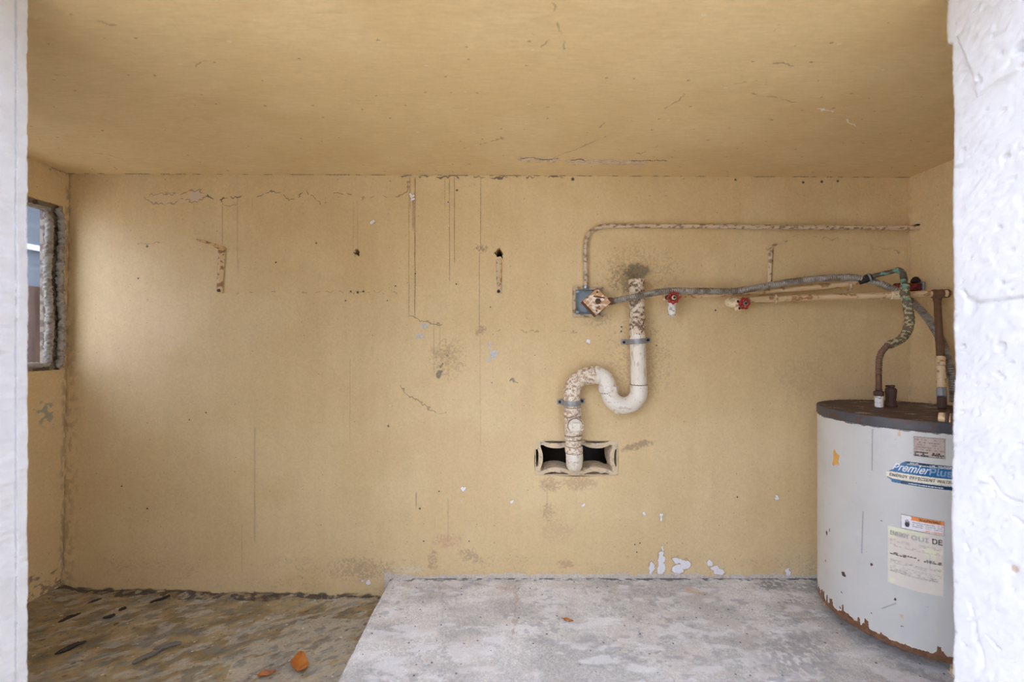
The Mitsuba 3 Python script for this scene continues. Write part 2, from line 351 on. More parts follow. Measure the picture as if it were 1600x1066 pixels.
def ceil_color(p, n, uv):
    x, y = p.x, p.y
    u, v = x / S, y / S
    c = mix(PAINT, PAINT2, smoothstep(0.3, 0.7, fbm(u / 80, v / 60, 3.0)))
    c = c * (0.955 + 0.09 * noise(u / 9, v / 1.3, 9.0)) * (0.98 + 0.04 * noise(u / 2, v / 2, 2.0))
    c = mix(c, MUD, 0.6 * dots(u, v, 26.0, 0.22, 0.6, 1.4, 3.0, 1.6))
    c = mix(c, CHIP, 0.4 * dots(u, v, 33.0, 0.16, 0.5, 1.4, 23.0, 2.0))
    wx = x + 0.010 * (noise(u / 5, v / 5, 1.0) - 0.5)
    wy = y + 0.010 * (noise(u / 5, v / 5, 2.0) - 0.5)
    b = noise(u / 7, v / 7, 6.0)
    fl = mi.Float(9)
    for pts in (cl((818, 249), (868, 250)), cl((895, 252), (1000, 254))):
        fl = dr.minimum(fl, line(wx, wy, pts))
    c = mix(c, mix((0.42, 0.28, 0.16), (0.66, 0.57, 0.45), noise(u / 4, v / 3, 3.0)), 0.8 * (1 - smoothstep(0.016, 0.030, fl)) * smoothstep(0.28, 0.42, fbm(u / 6, v / 6, 4.0)))
    cr = mi.Float(9)
    for pts in (cl((814, 248), (832, 246.5), (850, 249), (870, 248)), cl((893, 250), (905, 248.5), (915, 251)), cl((984, 251), (1012, 250), (1040, 250.5))):
        cr = dr.minimum(cr, line(wx, wy, pts))
    c = mix(c, (0.06, 0.04, 0.03), 0.85 * (1 - smoothstep(0.0012, 0.004, cr)))
    sc = mi.Float(9)
    for pts in (cl((864, 246), (905, 231), (948, 212)), cl((938, 198), (955, 182)), cl((750, 226), (762, 223)), cl((762, 223), (783, 217)), cl((847, 74), (856, 64)), cl((864, 5), (882, 75)), cl((824, 49), (845, 58)), cl((1040, 168), (1062, 155), (1069, 145)), cl((1140, 199), (1160, 195)), cl((1175, 145), (1200, 149), (1245, 158)),
                cl((1210, 96), (1242, 101)), cl((1210, 46), (1217, 38)), cl((1194, 130), (1196, 123)), cl((784, 214), (785, 218)), cl((1130, 132), (1180, 125)), cl((154, 36), (180, 43)), cl((305, 105), (330, 94)), cl((985, 232), (1000, 240), (1030, 225)), cl((145, 242), (170, 245), (192, 252)), cl((160, 250), (170, 251)), cl((180, 264), (181, 268)),
                cl((1415, 276), (1440, 276), (1458, 266)), cl((70, 116), (100, 122))):
        sc = dr.minimum(sc, line(wx, wy, pts))
    c = mix(c, (0.17, 0.11, 0.065), 0.5 * (1 - smoothstep(0.0008, 0.0028, sc)) * smoothstep(0.2, 0.6, b))
    wh = dr.minimum(line(wx, wy, cl((1277, 168), (1300, 173))), line(wx, wy, cl((1322, 184), (1336, 195))))
    c = mix(c, (0.80, 0.76, 0.68), 0.8 * (1 - smoothstep(0.001, 0.003, wh)))
    jt = 1 - smoothstep(0.002, 0.012, D - y)
    c = mix(c, DARK, 0.7 * jt * smoothstep(0.5, 0.65, noise(u / 8, 2.0)))
    return c


def ceil_bump(p, n, uv):
    u, v = p.x / S, p.y / S
    h = 0.0012 * noise(u / 40, v / 2.2, 3.0) + 0.0014 * fbm(u / 10, v / 4, 5.0, 3)
    for px, py in ((500, 78), (640, 127), (800, 200)):
        yy = 258 * S * F / (Y0 - py)
        h = h + 0.0012 * smoothstep(yy - 0.004, yy + 0.004, p.y + 0.006 * (noise(u / 60, py) - .5))
    return h


def white_color(p, n, uv):
    a, b = (p.y + p.x) / S, p.z / S
    c = mix((0.535, 0.53, 0.515), (0.595, 0.59, 0.575), fbm(a / 6, b / 6, 1.0))
    c = mix(c, (0.50, 0.50, 0.48), 0.22 * smoothstep(0.60, 0.74, fbm(a / 4, b / 5, 8.0)) * smoothstep(0.45, 0.6, noise(a / 30, b / 30, 3.0)))
    pz, py = p.z, p.y
    ln = mi.Float(9)
    for pts in PIER_CRACKS:
        ln = dr.minimum(ln, line(py + 0.004 * (noise(a / 2, b / 2, 4.0) - .5), pz + 0.004 * (noise(a / 2, b / 2, 5.0) - .5), pts))
    on = dr.select(p.x > 0.5, 1.0, 0.0)
    c = mix(c, (0.33, 0.32, 0.30), 0.55 * on * (1 - smoothstep(0.0006, 0.0022, ln)) * smoothstep(0.25, 0.6, noise(b / 6, a / 6, 2.0)))
    y0, z0 = pier(1580, 889)
    c = mix(c, (0.42, 0.33, 0.25), on * (1 - smoothstep(0.8, 1.0, ell(py, pz, y0, z0, 0.006, 0.007, .5))))
    return c


PX = 0.828


def pier(px, py):
    y = PX * F / (px - 800)
    return y, CZ + (Y0 - py) / F * y


PIER_CRACKS = [[pier(*q) for q in pts] for pts in ([(1503.5, 454), (1516, 470), (1530.5, 473), (1560, 470), (1597, 465)], [(1556, 583), (1566, 590)], [(1549, 748), (1566, 774), (1580, 782), (1599, 786)], [(1587, 810), (1599, 820)],
               [(1513, 943), (1523, 974), (1521, 1002)], [(1523, 992), (1533, 1022), (1535, 1043)], [(1540, 993), (1559, 1014)], [(1509, 849), (1513, 860)], [(1555, 58), (1572, 50)], [(1590, 80), (1599, 72)], [(1530, 120), (1535, 128)])]


def slab_color(p, n, uv):
    u, v = p.x / S, p.y / S
    c = mix((0.40, 0.38, 0.33), (0.55, 0.525, 0.46), smoothstep(0.25, 0.75, fbm(u / 55, v / 40, 1.0, 4)))
    c = c * (0.80 + 0.40 * noise(u / 0.9, v / 0.9, 4.0)) * (0.90 + 0.20 * noise(u / 2.6, v / 2.6, 5.0))
    c = mix(c, (0.68, 0.66, 0.62), 0.5 * smoothstep(0.52, 0.7, fbm(u / 28, v / 12, 17.0)))
    c = mix(c, (0.50, 0.43, 0.36), 0.4 * smoothstep(0.5, 0.72, fbm(u / 22, v / 18, 27.0)))
    c = mix(c, (0.27, 0.26, 0.25), 0.5 * smoothstep(0.56, 0.72, fbm(u / 9, v / 7, 33.0)) * smoothstep(0.45, 0.65, noise(u / 45, v / 40, 2.0)))
    c = mix(c, (0.04, 0.04, 0.04), 0.85 * dots(u, v, 17.0, 0.28, 0.5, 1.5, 5.0))
    c = mix(c, (0.75, 0.74, 0.72), 0.7 * dots(u, v, 24.0, 0.2, 0.5, 1.2, 15.0))
    wx, wy = p.x + 0.02 * (noise(u / 6, v / 6, 1.0) - .5), p.y + 0.02 * (noise(u / 6, v / 6, 2.0) - .5)
    for x, y, a, b, r, col, s in ((0.25, 1.40, .09, .035, .1, (0.27, 0.255, 0.24), .5), (1.03, 1.72, .10, .05, .3, (0.16, 0.16, 0.155), .75), (1.22, 1.69, .14, .06, -.2, (0.17, 0.165, 0.16), .7), (0.70, 1.68, .04, .018, -.5, (0.50, 0.30, 0.13), .7), (0.36, 1.32, .04, .02, .4, (0.24, 0.23, 0.22), .4), (0.88, 1.35, .18, .12, .5, (0.24, 0.23, 0.225), .6), (-0.02, 1.70, .05, .03, 0, (0.42, 0.30, 0.21), .5), (-.42, 1.72, .03, .025, 0, (0.34, 0.27, 0.2), .5)):
        d = ell(wx, wy, x, y, a, b, r)
        c = mix(c, col, s * (1 - smoothstep(0.3, 1.2, d)) * smoothstep(0.25, 0.6, fbm(u / 4, v / 4, 3.0 + x)))
    c = mix(c, (0.33, 0.24, 0.18), 0.5 * (1 - smoothstep(0.002, 0.008, line(wx, wy, [(0.02, 1.765), (0.015, 1.55), (0.0, 1.40)]))) * smoothstep(0.35, 0.6, noise(u / 4, v / 6, 3.0)))
    c = mix(c, (0.13, 0.125, 0.12), 0.6 * (1 - smoothstep(0.001, 0.004, line(wx, wy, [(0.98, 1.60), (1.10, 1.63), (1.2, 1.57)]))) * smoothstep(0.35, 0.6, noise(u / 4, v / 4, 5.0)))
    c = mix(c, (0.66, 0.64, 0.61), 0.8 * (1 - smoothstep(0.002, 0.006, line(wx, wy, [(0.865, 1.447), (0.925, 1.440)]))))
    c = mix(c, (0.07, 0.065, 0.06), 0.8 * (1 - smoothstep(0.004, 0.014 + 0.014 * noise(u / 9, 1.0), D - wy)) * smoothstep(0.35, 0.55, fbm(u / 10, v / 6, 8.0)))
    return c


def slab_bump(p, n, uv):
    u, v = p.x / S, p.y / S
    return 0.0016 * noise(u / 1.2, v / 1.2, 1.0) + 0.004 * fbm(u / 12, v / 9, 2.0, 3)


def dirt_color(p, n, uv):
    a, b = p.x * 0.86 + p.y * 0.50, -p.x * 0.50 + p.y * 0.86
    u, v = a / S, b / S
    c = mix((0.180, 0.128, 0.056), (0.300, 0.224, 0.108), smoothstep(0.25, 0.75, fbm(u / 26, v / 17, 1.0, 4)))
    c = c * (0.84 + 0.32 * fbm(u / 1.6, v / 1.1, 4.0)) * (0.90 + 0.2 * fbm(u / 6, v / 2.6, 5.0))
    k = p.x - (-0.505)
    grey = smoothstep(0.42, 0.62, fbm(u / 16, v / 8, 9.0) + 0.30 * dr.select((k > -0.20 - 0.25 * noise(p.y * 7, 3.0)) & (p.y < 1.62), 1.0, 0.0) - 0.06)
    c = mix(c, mix((0.30, 0.262, 0.190), (0.43, 0.385, 0.30), noise(u / 2, v / 1.5, 2.0)), 0.6 * grey)
    c = mix(c, (0.10, 0.095, 0.075), 0.55 * smoothstep(0.56, 0.72, fbm(u / 18, v / 9, 21.0, 4)))
    c = mix(c, (0.17, 0.185, 0.155), 0.45 * smoothstep(0.60, 0.72, fbm(u / 18, v / 8, 41.0)))
    c = mix(c, (0.045, 0.03, 0.022), 0.6 * dots(u, v, 8.0, 0.22, 0.4, 1.1, 5.0, 1.5))
    c = mix(c, (0.05, 0.035, 0.025), 0.6 * dots(u, v, 23.0, 0.20, 0.8, 2.2, 55.0, 1.7))
    c = mix(c, (0.62, 0.57, 0.48), 0.8 * dots(u, v, 21.0, 0.18, 0.5, 1.2, 15.0, 1.8))
    c = mix(c, (0.30, 0.18, 0.08), 0.35 * smoothstep(0.66, 0.74, fbm(u / 10, v / 7, 61.0)))
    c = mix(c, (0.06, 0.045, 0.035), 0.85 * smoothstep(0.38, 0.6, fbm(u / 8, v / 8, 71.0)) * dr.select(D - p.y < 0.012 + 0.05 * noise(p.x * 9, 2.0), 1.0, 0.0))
    return c


def dirt_bump(p, n, uv):
    a, b = p.x * 0.80 + p.y * 0.60, -p.x * 0.60 + p.y * 0.80
    u, v = a / S, b / S
    return 0.0022 * fbm(u / 2.4, v / 1.6, 1.0) + 0.005 * fbm(u / 12, v / 6, 2.0, 4)


def f3(p, k, z=0.0, o=3):
    return fbm(p.x * k, p.y * k, p.z * k + z, o)


def n3(p, k, z=0.0):
    return noise(p.x * k, p.y * k, p.z * k + z)


def rusty(base, thr, rust=(0.19, 0.085, 0.035), dark=(0.07, 0.04, 0.025), k=70.0, wid=0.08):
    def fn(p, n, uv):
        r = smoothstep(thr, thr + wid, f3(p, k, 1.0))
        c = mi.Color3f(base) * (0.9 + 0.2 * n3(p, 300.0))
        return mix(c, mix(rust, dark, n3(p, 190.0, 4.0)), r)
    return fn


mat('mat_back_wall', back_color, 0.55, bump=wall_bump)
mat('mat_side_wall', side_color, 0.55, bump=wall_bump)
mat('mat_ceiling', ceil_color, 0.5, bump=ceil_bump)
mat('mat_white_masonry', white_color, 0.7)
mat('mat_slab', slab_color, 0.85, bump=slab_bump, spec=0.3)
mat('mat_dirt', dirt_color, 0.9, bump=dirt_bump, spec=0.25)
mat('mat_side_outside', (0.80, 0.76, 0.68), 0.8)
mat('mat_patio', (0.72, 0.64, 0.50), 0.9)
mat('mat_boundary', (0.18, 0.165, 0.135), 0.8)
mat('mat_siding', lambda p, n, uv: mix((0.070, 0.080, 0.084), (0.095, 0.105, 0.108), noise(p.y * 3, p.z * 30)), 0.95, spec=0.1)
mat('mat_trim', (0.34, 0.35, 0.36), 0.6)
mat('mat_fence', lambda p, n, uv: mix((0.028, 0.016, 0.010), (0.055, 0.032, 0.02), noise(p.y * 40, p.z * 4)), 0.95, spec=0.1)
mat('mat_dark', (0.02, 0.018, 0.016), 0.9)
mat('mat_block', lambda p, n, uv: mix(mix(PAINT, (0.50, 0.42, 0.32), f3(p, 60.0)), (0.16, 0.115, 0.08), 0.45 * smoothstep(0.56, 0.70, f3(p, 85.0, 5.0))), 0.75)
mat('mat_block_inside', lambda p, n, uv: mix((0.26, 0.24, 0.21), (0.18, 0.16, 0.13), f3(p, 60.0)), 0.9)


def pvc(p, n, uv):
    c = mix((0.63, 0.575, 0.45), (0.69, 0.64, 0.53), f3(p, 25.0))
    return mix(c, (0.45, 0.33, 0.21), 0.55 * smoothstep(0.60, 0.72, f3(p, 90.0, 3.0)))


def pvc_old(p, n, uv):
    c = mix((0.60, 0.49, 0.34), (0.70, 0.62, 0.49), f3(p, 40.0))
    c = mix(c, (0.33, 0.19, 0.10), 0.75 * smoothstep(0.46, 0.66, f3(p, 110.0, 3.0, 4)))
    return mix(c, (0.15, 0.10, 0.06), 0.6 * smoothstep(0.58, 0.70, f3(p, 190.0, 9.0)))


def pvc_stand(p, n, uv):
    """white pipe, its upper reach crusted with flaking brown paint down to a ragged line"""
    c = mix((0.62, 0.555, 0.43), (0.69, 0.64, 0.53), f3(p, 30.0))
    old = mix(mix((0.55, 0.42, 0.27), (0.64, 0.55, 0.40), f3(p, 40.0)), (0.16, 0.10, 0.055), smoothstep(0.40, 0.66, f3(p, 105.0, 3.0, 4)))
    up = p.z + 0.10 * (f3(p, 45.0, 7.0) - 0.5) - 0.0
    c = mix(c, (0.42, 0.31, 0.20), 0.6 * smoothstep(0.58, 0.70, fbm(p.x * 90, p.y * 90, p.z * 25)))
    return mix(c, old, dr.select(up > 1.075, 1.0, 0.0))


mat('mat_pvc', pvc, 0.35)
mat('mat_pvc_old', pvc_old, 0.55)
mat('mat_grime', lambda p, n, uv: mix((0.17, 0.115, 0.065), (0.30, 0.22, 0.14), f3(p, 120.0)), 0.8)
mat('mat_pvc_stand', pvc_stand, 0.5)
mat('mat_painted_conduit', lambda p, n, uv: mix(mix((0.50, 0.385, 0.24), (0.58, 0.46, 0.31), f3(p, 20.0)), (0.22, 0.15, 0.085), 0.85 * smoothstep(0.50, 0.64, f3(p, 95.0, 3.0, 4))), 0.45)
mat('mat_flex', lambda p, n, uv: mix((0.34, 0.31, 0.26), (0.19, 0.155, 0.115), smoothstep(0.4, 0.7, f3(p, 45.0))), 0.45, 0.35)
mat('mat_pipe_tan', lambda p, n, uv: mix(mix((0.52, 0.36, 0.17), (0.60, 0.46, 0.27), f3(p, 18.0)), (0.28, 0.13, 0.045), 0.85 * smoothstep(0.56, 0.68, f3(p, 55.0, 3.0))), 0.5)
mat('mat_pipe_rust', lambda p, n, uv: mix((0.17, 0.075, 0.03), (0.075, 0.045, 0.028), f3(p, 70.0)), 0.7)
mat('mat_rust_dark', lambda p, n, uv: mix((0.10, 0.048, 0.030), (0.05, 0.032, 0.024), f3(p, 90.0)), 0.75)
mat('mat_galvanized', lambda p, n, uv: mix((0.40, 0.43, 0.46), (0.25, 0.27, 0.29), f3(p, 60.0)), 0.4, 0.6)
mat('mat_zinc_strap', lambda p, n, uv: mix((0.34, 0.34, 0.32), (0.20, 0.19, 0.17), f3(p, 70.0)), 0.45, 0.4)
mat('mat_black', (0.015, 0.013, 0.012), 0.5)
mat('mat_box_blue', lambda p, n, uv: mix((0.33, 0.385, 0.42), (0.21, 0.25, 0.28), f3(p, 55.0)), 0.45, 0.2)
mat('mat_box_tan', lambda p, n, uv: mix((0.46, 0.36, 0.23), (0.24, 0.16, 0.08), smoothstep(.5, .65, f3(p, 70.0))), 0.6)


def cover_color(p, n, uv):
    c = mix((0.66, 0.55, 0.40), (0.74, 0.67, 0.56), f3(p, 50.0))
    c = mix(c, (0.42, 0.20, 0.06), 0.85 * smoothstep(0.43, 0.56, f3(p, 85.0, 3.0, 4) + 0.25 * dr.select(p.z > 1.235 + 0.03 * (f3(p, 60.0) - .5), 1.0, 0.0)))
    return mix(c, (0.13, 0.045, 0.02), 0.9 * smoothstep(0.58, 0.68, f3(p, 75.0, 3.5) + 0.22 * dr.select(p.z > 1.245 + 0.03 * (f3(p, 60.0) - .5), 1.0, 0.0)))


mat('mat_cover', cover_color, 0.6)
mat('mat_cover_dark', lambda p, n, uv: mix((0.16, 0.065, 0.03), (0.06, 0.035, 0.025), f3(p, 70.0)), 0.7)
mat('mat_red', lambda p, n, uv: mix((0.36, 0.025, 0.015), (0.20, 0.03, 0.02), smoothstep(.45, .65, f3(p, 120.0))), 0.35)
mat('mat_red_dark', lambda p, n, uv: mix((0.22, 0.012, 0.010), (0.08, 0.012, 0.01), smoothstep(.4, .65, f3(p, 60.0))), 0.4)
mat('mat_cream', lambda p, n, uv: mix((0.62, 0.50, 0.31), (0.35, 0.22, 0.10), smoothstep(.55, .7, f3(p, 90.0))), 0.5)
mat('mat_tape', lambda p, n, uv: mix((0.74, 0.70, 0.63), (0.25, 0.22, 0.18), 0.8 * smoothstep(.58, .66, f3(p, 120.0))), 0.8)


def copper(p, n, uv):
    c = mix((0.085, 0.07, 0.045), (0.17, 0.135, 0.07), f3(p, 80.0))
    c = mix(c, (0.42, 0.36, 0.20), 0.85 * smoothstep(0.52, 0.62, f3(p, 120.0, 4.0)))
    return mix(c, (0.12, 0.30, 0.20), 0.9 * smoothstep(0.56, 0.62, f3(p, 60.0, 8.0)) * smoothstep(1.16, 1.22, p.z + 0.1 * (f3(p, 40.0) - .5)))


mat('mat_copper', copper, 0.75)
mat('mat_copper_dark', lambda p, n, uv: mix(mix((0.045, 0.04, 0.03), (0.11, 0.085, 0.055), f3(p, 80.0)), (0.13, 0.30, 0.21), 0.8 * smoothstep(0.60, 0.66, f3(p, 70.0, 8.0))), 0.6)
mat('mat_hose_rust', lambda p, n, uv: mix((0.14, 0.085, 0.05), (0.22, 0.13, 0.075), f3(p, 60.0)), 0.6, 0.3)

HX, HY, HR, HZ0, HZ1 = 1.339, 1.466, 0.2548, 0.135, 0.789


def jacket(p, n, uv):
    a = dr.atan2(p.x - HX, HY - p.y) * HR / S
    b = p.z / S
    c = mix((0.44, 0.425, 0.375), (0.49, 0.475, 0.42), fbm(a / 40, b / 40, 1.0))
    c = mix(c, (0.42, 0.41, 0.39), 0.22 * smoothstep(0.58, 0.74, fbm(a / 6, b / 9, 3.0)) * smoothstep(0.4, 0.6, noise(a / 30, b / 30, 1.0)))
    c = mix(c, (0.30, 0.29, 0.27), 0.5 * dots(a, b, 13.0, 0.18, 0.4, 1.0, 5.0))
    h = p.z - HZ0
    e = 0.020 + 0.040 * (fbm(a / 5, b / 9, 5.0, 4) - 0.42) + 0.02 * smoothstep(0.6, 0.75, noise(a / 4, 9.0))
    c = mix(c, (0.56, 0.48, 0.37), dr.select(h < e + 0.0035, 0.8, 0.0))
    c = mix(c, mix((0.21, 0.095, 0.04), (0.075, 0.04, 0.022), fbm(a / 3, b / 3, 7.0)), dr.select(h < e, 1.0, 0.0))
    t = HZ1 - p.z
    c = mix(c, (0.13, 0.12, 0.11), dr.select(t < 0.0035 + 0.005 * (noise(a / 5, 4.0) - .3), 1.0, 0.0))
    wa, wb = a + 2.0 * (noise(a / 2, b / 2, 1.0) - .5), b + 2.0 * (noise(a / 2, b / 2, 2.0) - .5)
    ch, ln = mi.Float(9), mi.Float(9)
    for x, y, ra, rb in JCHIPS:
        ch = dr.minimum(ch, ell(wa, wb, x, y, ra * .72, rb * .72))
    c = mix(c, (0.52, 0.47, 0.39), 0.7 * (1 - smoothstep(1.1, 1.3, ch)))
    c = mix(c, (0.075, 0.045, 0.03), 1 - smoothstep(0.85, 1.0, ch))
    for pts in JLINES:
        ln = dr.minimum(ln, line(a, b, pts))
    c = mix(c, (0.24, 0.24, 0.24), 0.75 * (1 - smoothstep(0.3, 0.9, ln)))
    for (x, y, ra, rb) in JSTAIN:
        c = mix(c, (0.50, 0.33, 0.13), 0.8 * (1 - smoothstep(0.7, 1.0, ell(wa, wb, x, y, ra, rb))))
    return c


def on_heater(px, py):
    """(angle, height) where the line of sight of a pixel meets the heater's jacket; angle 0 faces the doorway, + is right"""
    d = np.array([(px - 800) / F, 1.0])
    c = np.array([HX, HY])
    A, B, C = d @ d, -2 * d @ c, c @ c - HR * HR
    y = (-B - math.sqrt(max(B * B - 4 * A * C, 0))) / (2 * A)
    return math.atan2(d[0] * y - HX, HY - y), CZ + (Y0 - py) / F * y


def jab(px, py):
    a, z = on_heater(px, py)
    return a * HR / S, z / S


JCHIPS = [(*jab(1292, 833), 2.2, 4.2), (*jab(1296.5, 829), 1.3, 3.2), (*jab(1318, 898), 3.6, 4.2), (*jab(1361.5, 882), 2.4, 2.8), (*jab(1316, 927), 2.4, 1.2), (*jab(1398, 936), 1.5, 2.2), (*jab(1410, 979), 2.5, 1.0), (*jab(1378, 815), 1.2, 1.2), (*jab(1290, 876), 1.2, 2.0), (*jab(1361, 958), 1.2, 1.2), (*jab(1312, 949), 1.6, 2.0)]
JLINES = [[jab(1363.5, 671), jab(1362.5, 735)], [jab(1348.5, 800), jab(1346.5, 864)], [jab(1378, 951), jab(1400, 943)]]
JSTAIN = [(*jab(1405, 676), 0.8, 5.0), (*jab(1410, 963), 2.0, 2.0)]
mat('mat_jacket', jacket, 0.32)
mat('mat_lid', lambda p, n, uv: mix(mix((0.045, 0.033, 0.028), (0.095, 0.055, 0.036), f3(p, 22.0)), mix((0.30, 0.25, 0.22), (0.16, 0.12, 0.10), n3(p, 150.0)), smoothstep(0.56, 0.70, fbm(p.x * 14, p.y * 60, p.z * 14))), 0.6)
mat('mat_lid_rim', lambda p, n, uv: mix(mix((0.040, 0.040, 0.043), (0.075, 0.072, 0.072), f3(p, 40.0)), (0.075, 0.045, 0.028), smoothstep(0.50, 0.64, f3(p, 50.0, 3.0))), 0.5)
mat('mat_plate', lambda p, n, uv: mix((0.44, 0.35, 0.28), (0.34, 0.26, 0.20), f3(p, 80.0)), 0.5)
mat('mat_ink', (0.03, 0.026, 0.024), 0.6)
mat('mat_ink_faded', (0.22, 0.19, 0.16), 0.7)
mat('mat_ink_grey', (0.34, 0.30, 0.26), 0.7)
mat('mat_sticker_blue', lambda p, n, uv: mix((0.012, 0.085, 0.19), (0.02, 0.13, 0.25), f3(p, 50.0)), 0.3)
mat('mat_sticker_navy', (0.012, 0.03, 0.07), 0.35)
mat('mat_sticker_cream', lambda p, n, uv: mix((0.62, 0.55, 0.38), (0.70, 0.65, 0.50), f3(p, 90.0)), 0.4)
mat('mat_silver_ink', (0.58, 0.60, 0.60), 0.4)
mat('mat_silver_dim', (0.22, 0.30, 0.38), 0.4)
mat('mat_paper_white', (0.66, 0.63, 0.60), 0.6)
mat('mat_orange_ink', (0.68, 0.22, 0.05), 0.6)
mat('mat_paper_yellow', lambda p, n, uv: mix(mix((0.60, 0.55, 0.43), (0.55, 0.48, 0.40), f3(p, 30.0)), (0.62, 0.61, 0.40), smoothstep(.5, .7, f3(p, 18.0, 5.0))), 0.7)
mat('mat_pink_ink', (0.46, 0.30, 0.27), 0.7)
mat('mat_tape_orange', lambda p, n, uv: mix((0.60, 0.34, 0.10), (0.52, 0.26, 0.06), f3(p, 70.0)), 0.5)
mat('mat_sealant', lambda p, n, uv: mix(mix((0.36, 0.35, 0.31), (0.26, 0.24, 0.20), f3(p, 40.0)), (0.17, 0.11, 0.07), 0.6 * smoothstep(0.54, 0.64, f3(p, 60.0, 4.0))), 0.6)
mat('mat_window_frame', lambda p, n, uv: mix((0.20, 0.16, 0.11), (0.09, 0.06, 0.04), smoothstep(.45, .6, f3(p, 50.0))), 0.6)
scene['mat_glass'] = {'type': 'thindielectric', 'int_ior': 1.5}
mat('mat_leaf', lambda p, n, uv: mix((0.44, 0.16, 0.02), (0.30, 0.08, 0.02), f3(p, 60.0)), 0.5)
mat('mat_leaf_dark', lambda p, n, uv: mix((0.36, 0.13, 0.03), (0.22, 0.08, 0.03), f3(p, 80.0)), 0.6)
mat('mat_grey_flake', lambda p, n, uv: mix((0.10, 0.085, 0.065), (0.18, 0.155, 0.12), f3(p, 90.0)), 0.9)
mat('mat_debris', lambda p, n, uv: mix((0.02, 0.016, 0.013), (0.05, 0.035, 0.025), f3(p, 120.0)), 0.8)
mat('mat_bracket', lambda p, n, uv: mix(mix((0.55, 0.38, 0.17), (0.60, 0.45, 0.24), f3(p, 40.0)), (0.24, 0.11, 0.04), 0.85 * smoothstep(0.54, 0.64, f3(p, 75.0, 3.0))), 0.55)
mat('mat_bracket_tan', lambda p, n, uv: mix(mix((0.50, 0.38, 0.22), (0.55, 0.43, 0.27), f3(p, 40.0)), (0.20, 0.11, 0.045), 0.85 * smoothstep(0.56, 0.64, f3(p, 75.0, 3.0))), 0.55)

# ------------------------------------------------------------------ the room
XL, XR = -1.807, 1.612
SLABZ, CEIL = CZ - 371 * S, 1.721
YF0, YF1 = 0.62, 0.82                                   # the front wall's two faces
JL, JR = -0.910, PX                                     # the doorway's two jambs


def pz(px, py):
    return ((px - 800) * S, CZ + (Y0 - py) * S)


def ragged(cx, cy, r, seed, n=18, sx=1.0, sy=1.0):
    g = np.random.default_rng(seed)
    return Polygon([pz(cx + sx * r * q * math.cos(t), cy + sy * r * q * math.sin(t)) for t, q in zip(np.arange(n) * 2 * math.pi / n, 0.72 + 0.45 * g.random(n))])


wall = sbox(-2.0, -0.15, 1.80, 1.95)
outer = Polygon([(-1.885, -0.15), (1.80, -0.15), (1.80, 1.95), (-1.885, 1.95)])
bx0, bz0 = pz(836, 744)
bx1, bz1 = pz(966, 688.5)
block_hole = Polygon([(bx0, bz0 + .003), (bx0 - .003, (bz0 + bz1) / 2), (bx0 + .002, bz1), ((bx0 + bx1) / 2, bz1 + .003), (bx1 - .001, bz1 - .001), (bx1 + .002, (bz0 + bz1) / 2), (bx1, bz0 + .002), ((bx0 + bx1) / 2, bz0 - .003)])
gx0, gz0 = pz(897.5, 492.5)
gx1, gz1 = pz(939, 452)
gang_hole = sbox(gx0, gz0, gx1, gz1)
wall_holes = outer.difference(block_hole).difference(gang_hole).difference(ragged(556.5, 395.5, 6.2, 3)).difference(ragged(779, 396, 7.0, 5, sx=.95, sy=.95)).difference(Polygon([pz(783, 402), pz(786.5, 405), pz(780, 386), pz(779, 390)]))
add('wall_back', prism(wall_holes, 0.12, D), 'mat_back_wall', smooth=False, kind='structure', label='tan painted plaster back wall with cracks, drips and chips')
add('hollow', cat_(box(-1.885, 1.80, D + 0.34, D + 0.38, -0.15, 1.95), box(-1.885, 1.80, D + .12, D + .34, -0.15, -.10), box(-1.885, 1.80, D + .12, D + .34, 1.9, 1.95), box(-1.885, -1.84, D + .12, D + .34, -.1, 1.9), box(1.76, 1.80, D + .12, D + .34, -.1, 1.9)), 'mat_block_inside', 'wall_back', smooth=False)
# crumbled plaster in the small round hole
add('plaster_lump', wobble(cat_(*[trimesh.creation.icosphere(2, 0.0055).apply_transform(trimesh.transformations.translation_matrix(W(px, py, -0.008))) for px, py in ((554, 393), (557.5, 400), (553, 398))]), 0.002, 200), 'mat_block', 'wall_back')

# left wall with its window opening, leaning a little as in the photo
WY0, WY1, WZ0, WZ1 = 0.98, 1.744, 0.935, 1.590
lw = sbox(0.55, -0.15, D + 0.005, 1.95).difference(sbox(WY0, WZ0, WY1, WZ1))
m = trimesh.creation.extrude_polygon(lw, 0.07, engine='earcut')      # (y, z) extruded along +x
m.apply_transform([[0, 0, 1, XL - 0.07], [1, 0, 0, 0], [0, 1, 0, 0], [0, 0, 0, 1]])
m = m.subdivide_to_size(0.08)
m.vertices[:, 0] += (m.vertices[:, 2] - 1.2) * 0.017
add('wall_left', m, 'mat_side_wall', smooth=False, kind='structure', label='tan painted left wall with a small window')
add('wall_right', box(XR, XR + 0.16, YF0, D + 0.005, -0.15, 1.95), 'mat_side_wall', smooth=False, kind='structure', label='tan painted right wall behind the water heater')

cm = grid(60, 30, lambda u, v: (-1.92 + 3.92 * u, 0.60 + 1.20 * v, CEIL - 0.0045 * (-1.92 + 3.92 * u)))
ct = box(-1.92, 2.0, 0.60, 1.96, CEIL + 0.02, CEIL + 0.22)
cm.invert()
add('ceiling', cat_(cm, ct), 'mat_ceiling', smooth=False, kind='structure', label='tan painted low concrete ceiling with scratches and flaking paint')

# floors
EX = -0.494                                              # the raised slab's left edge


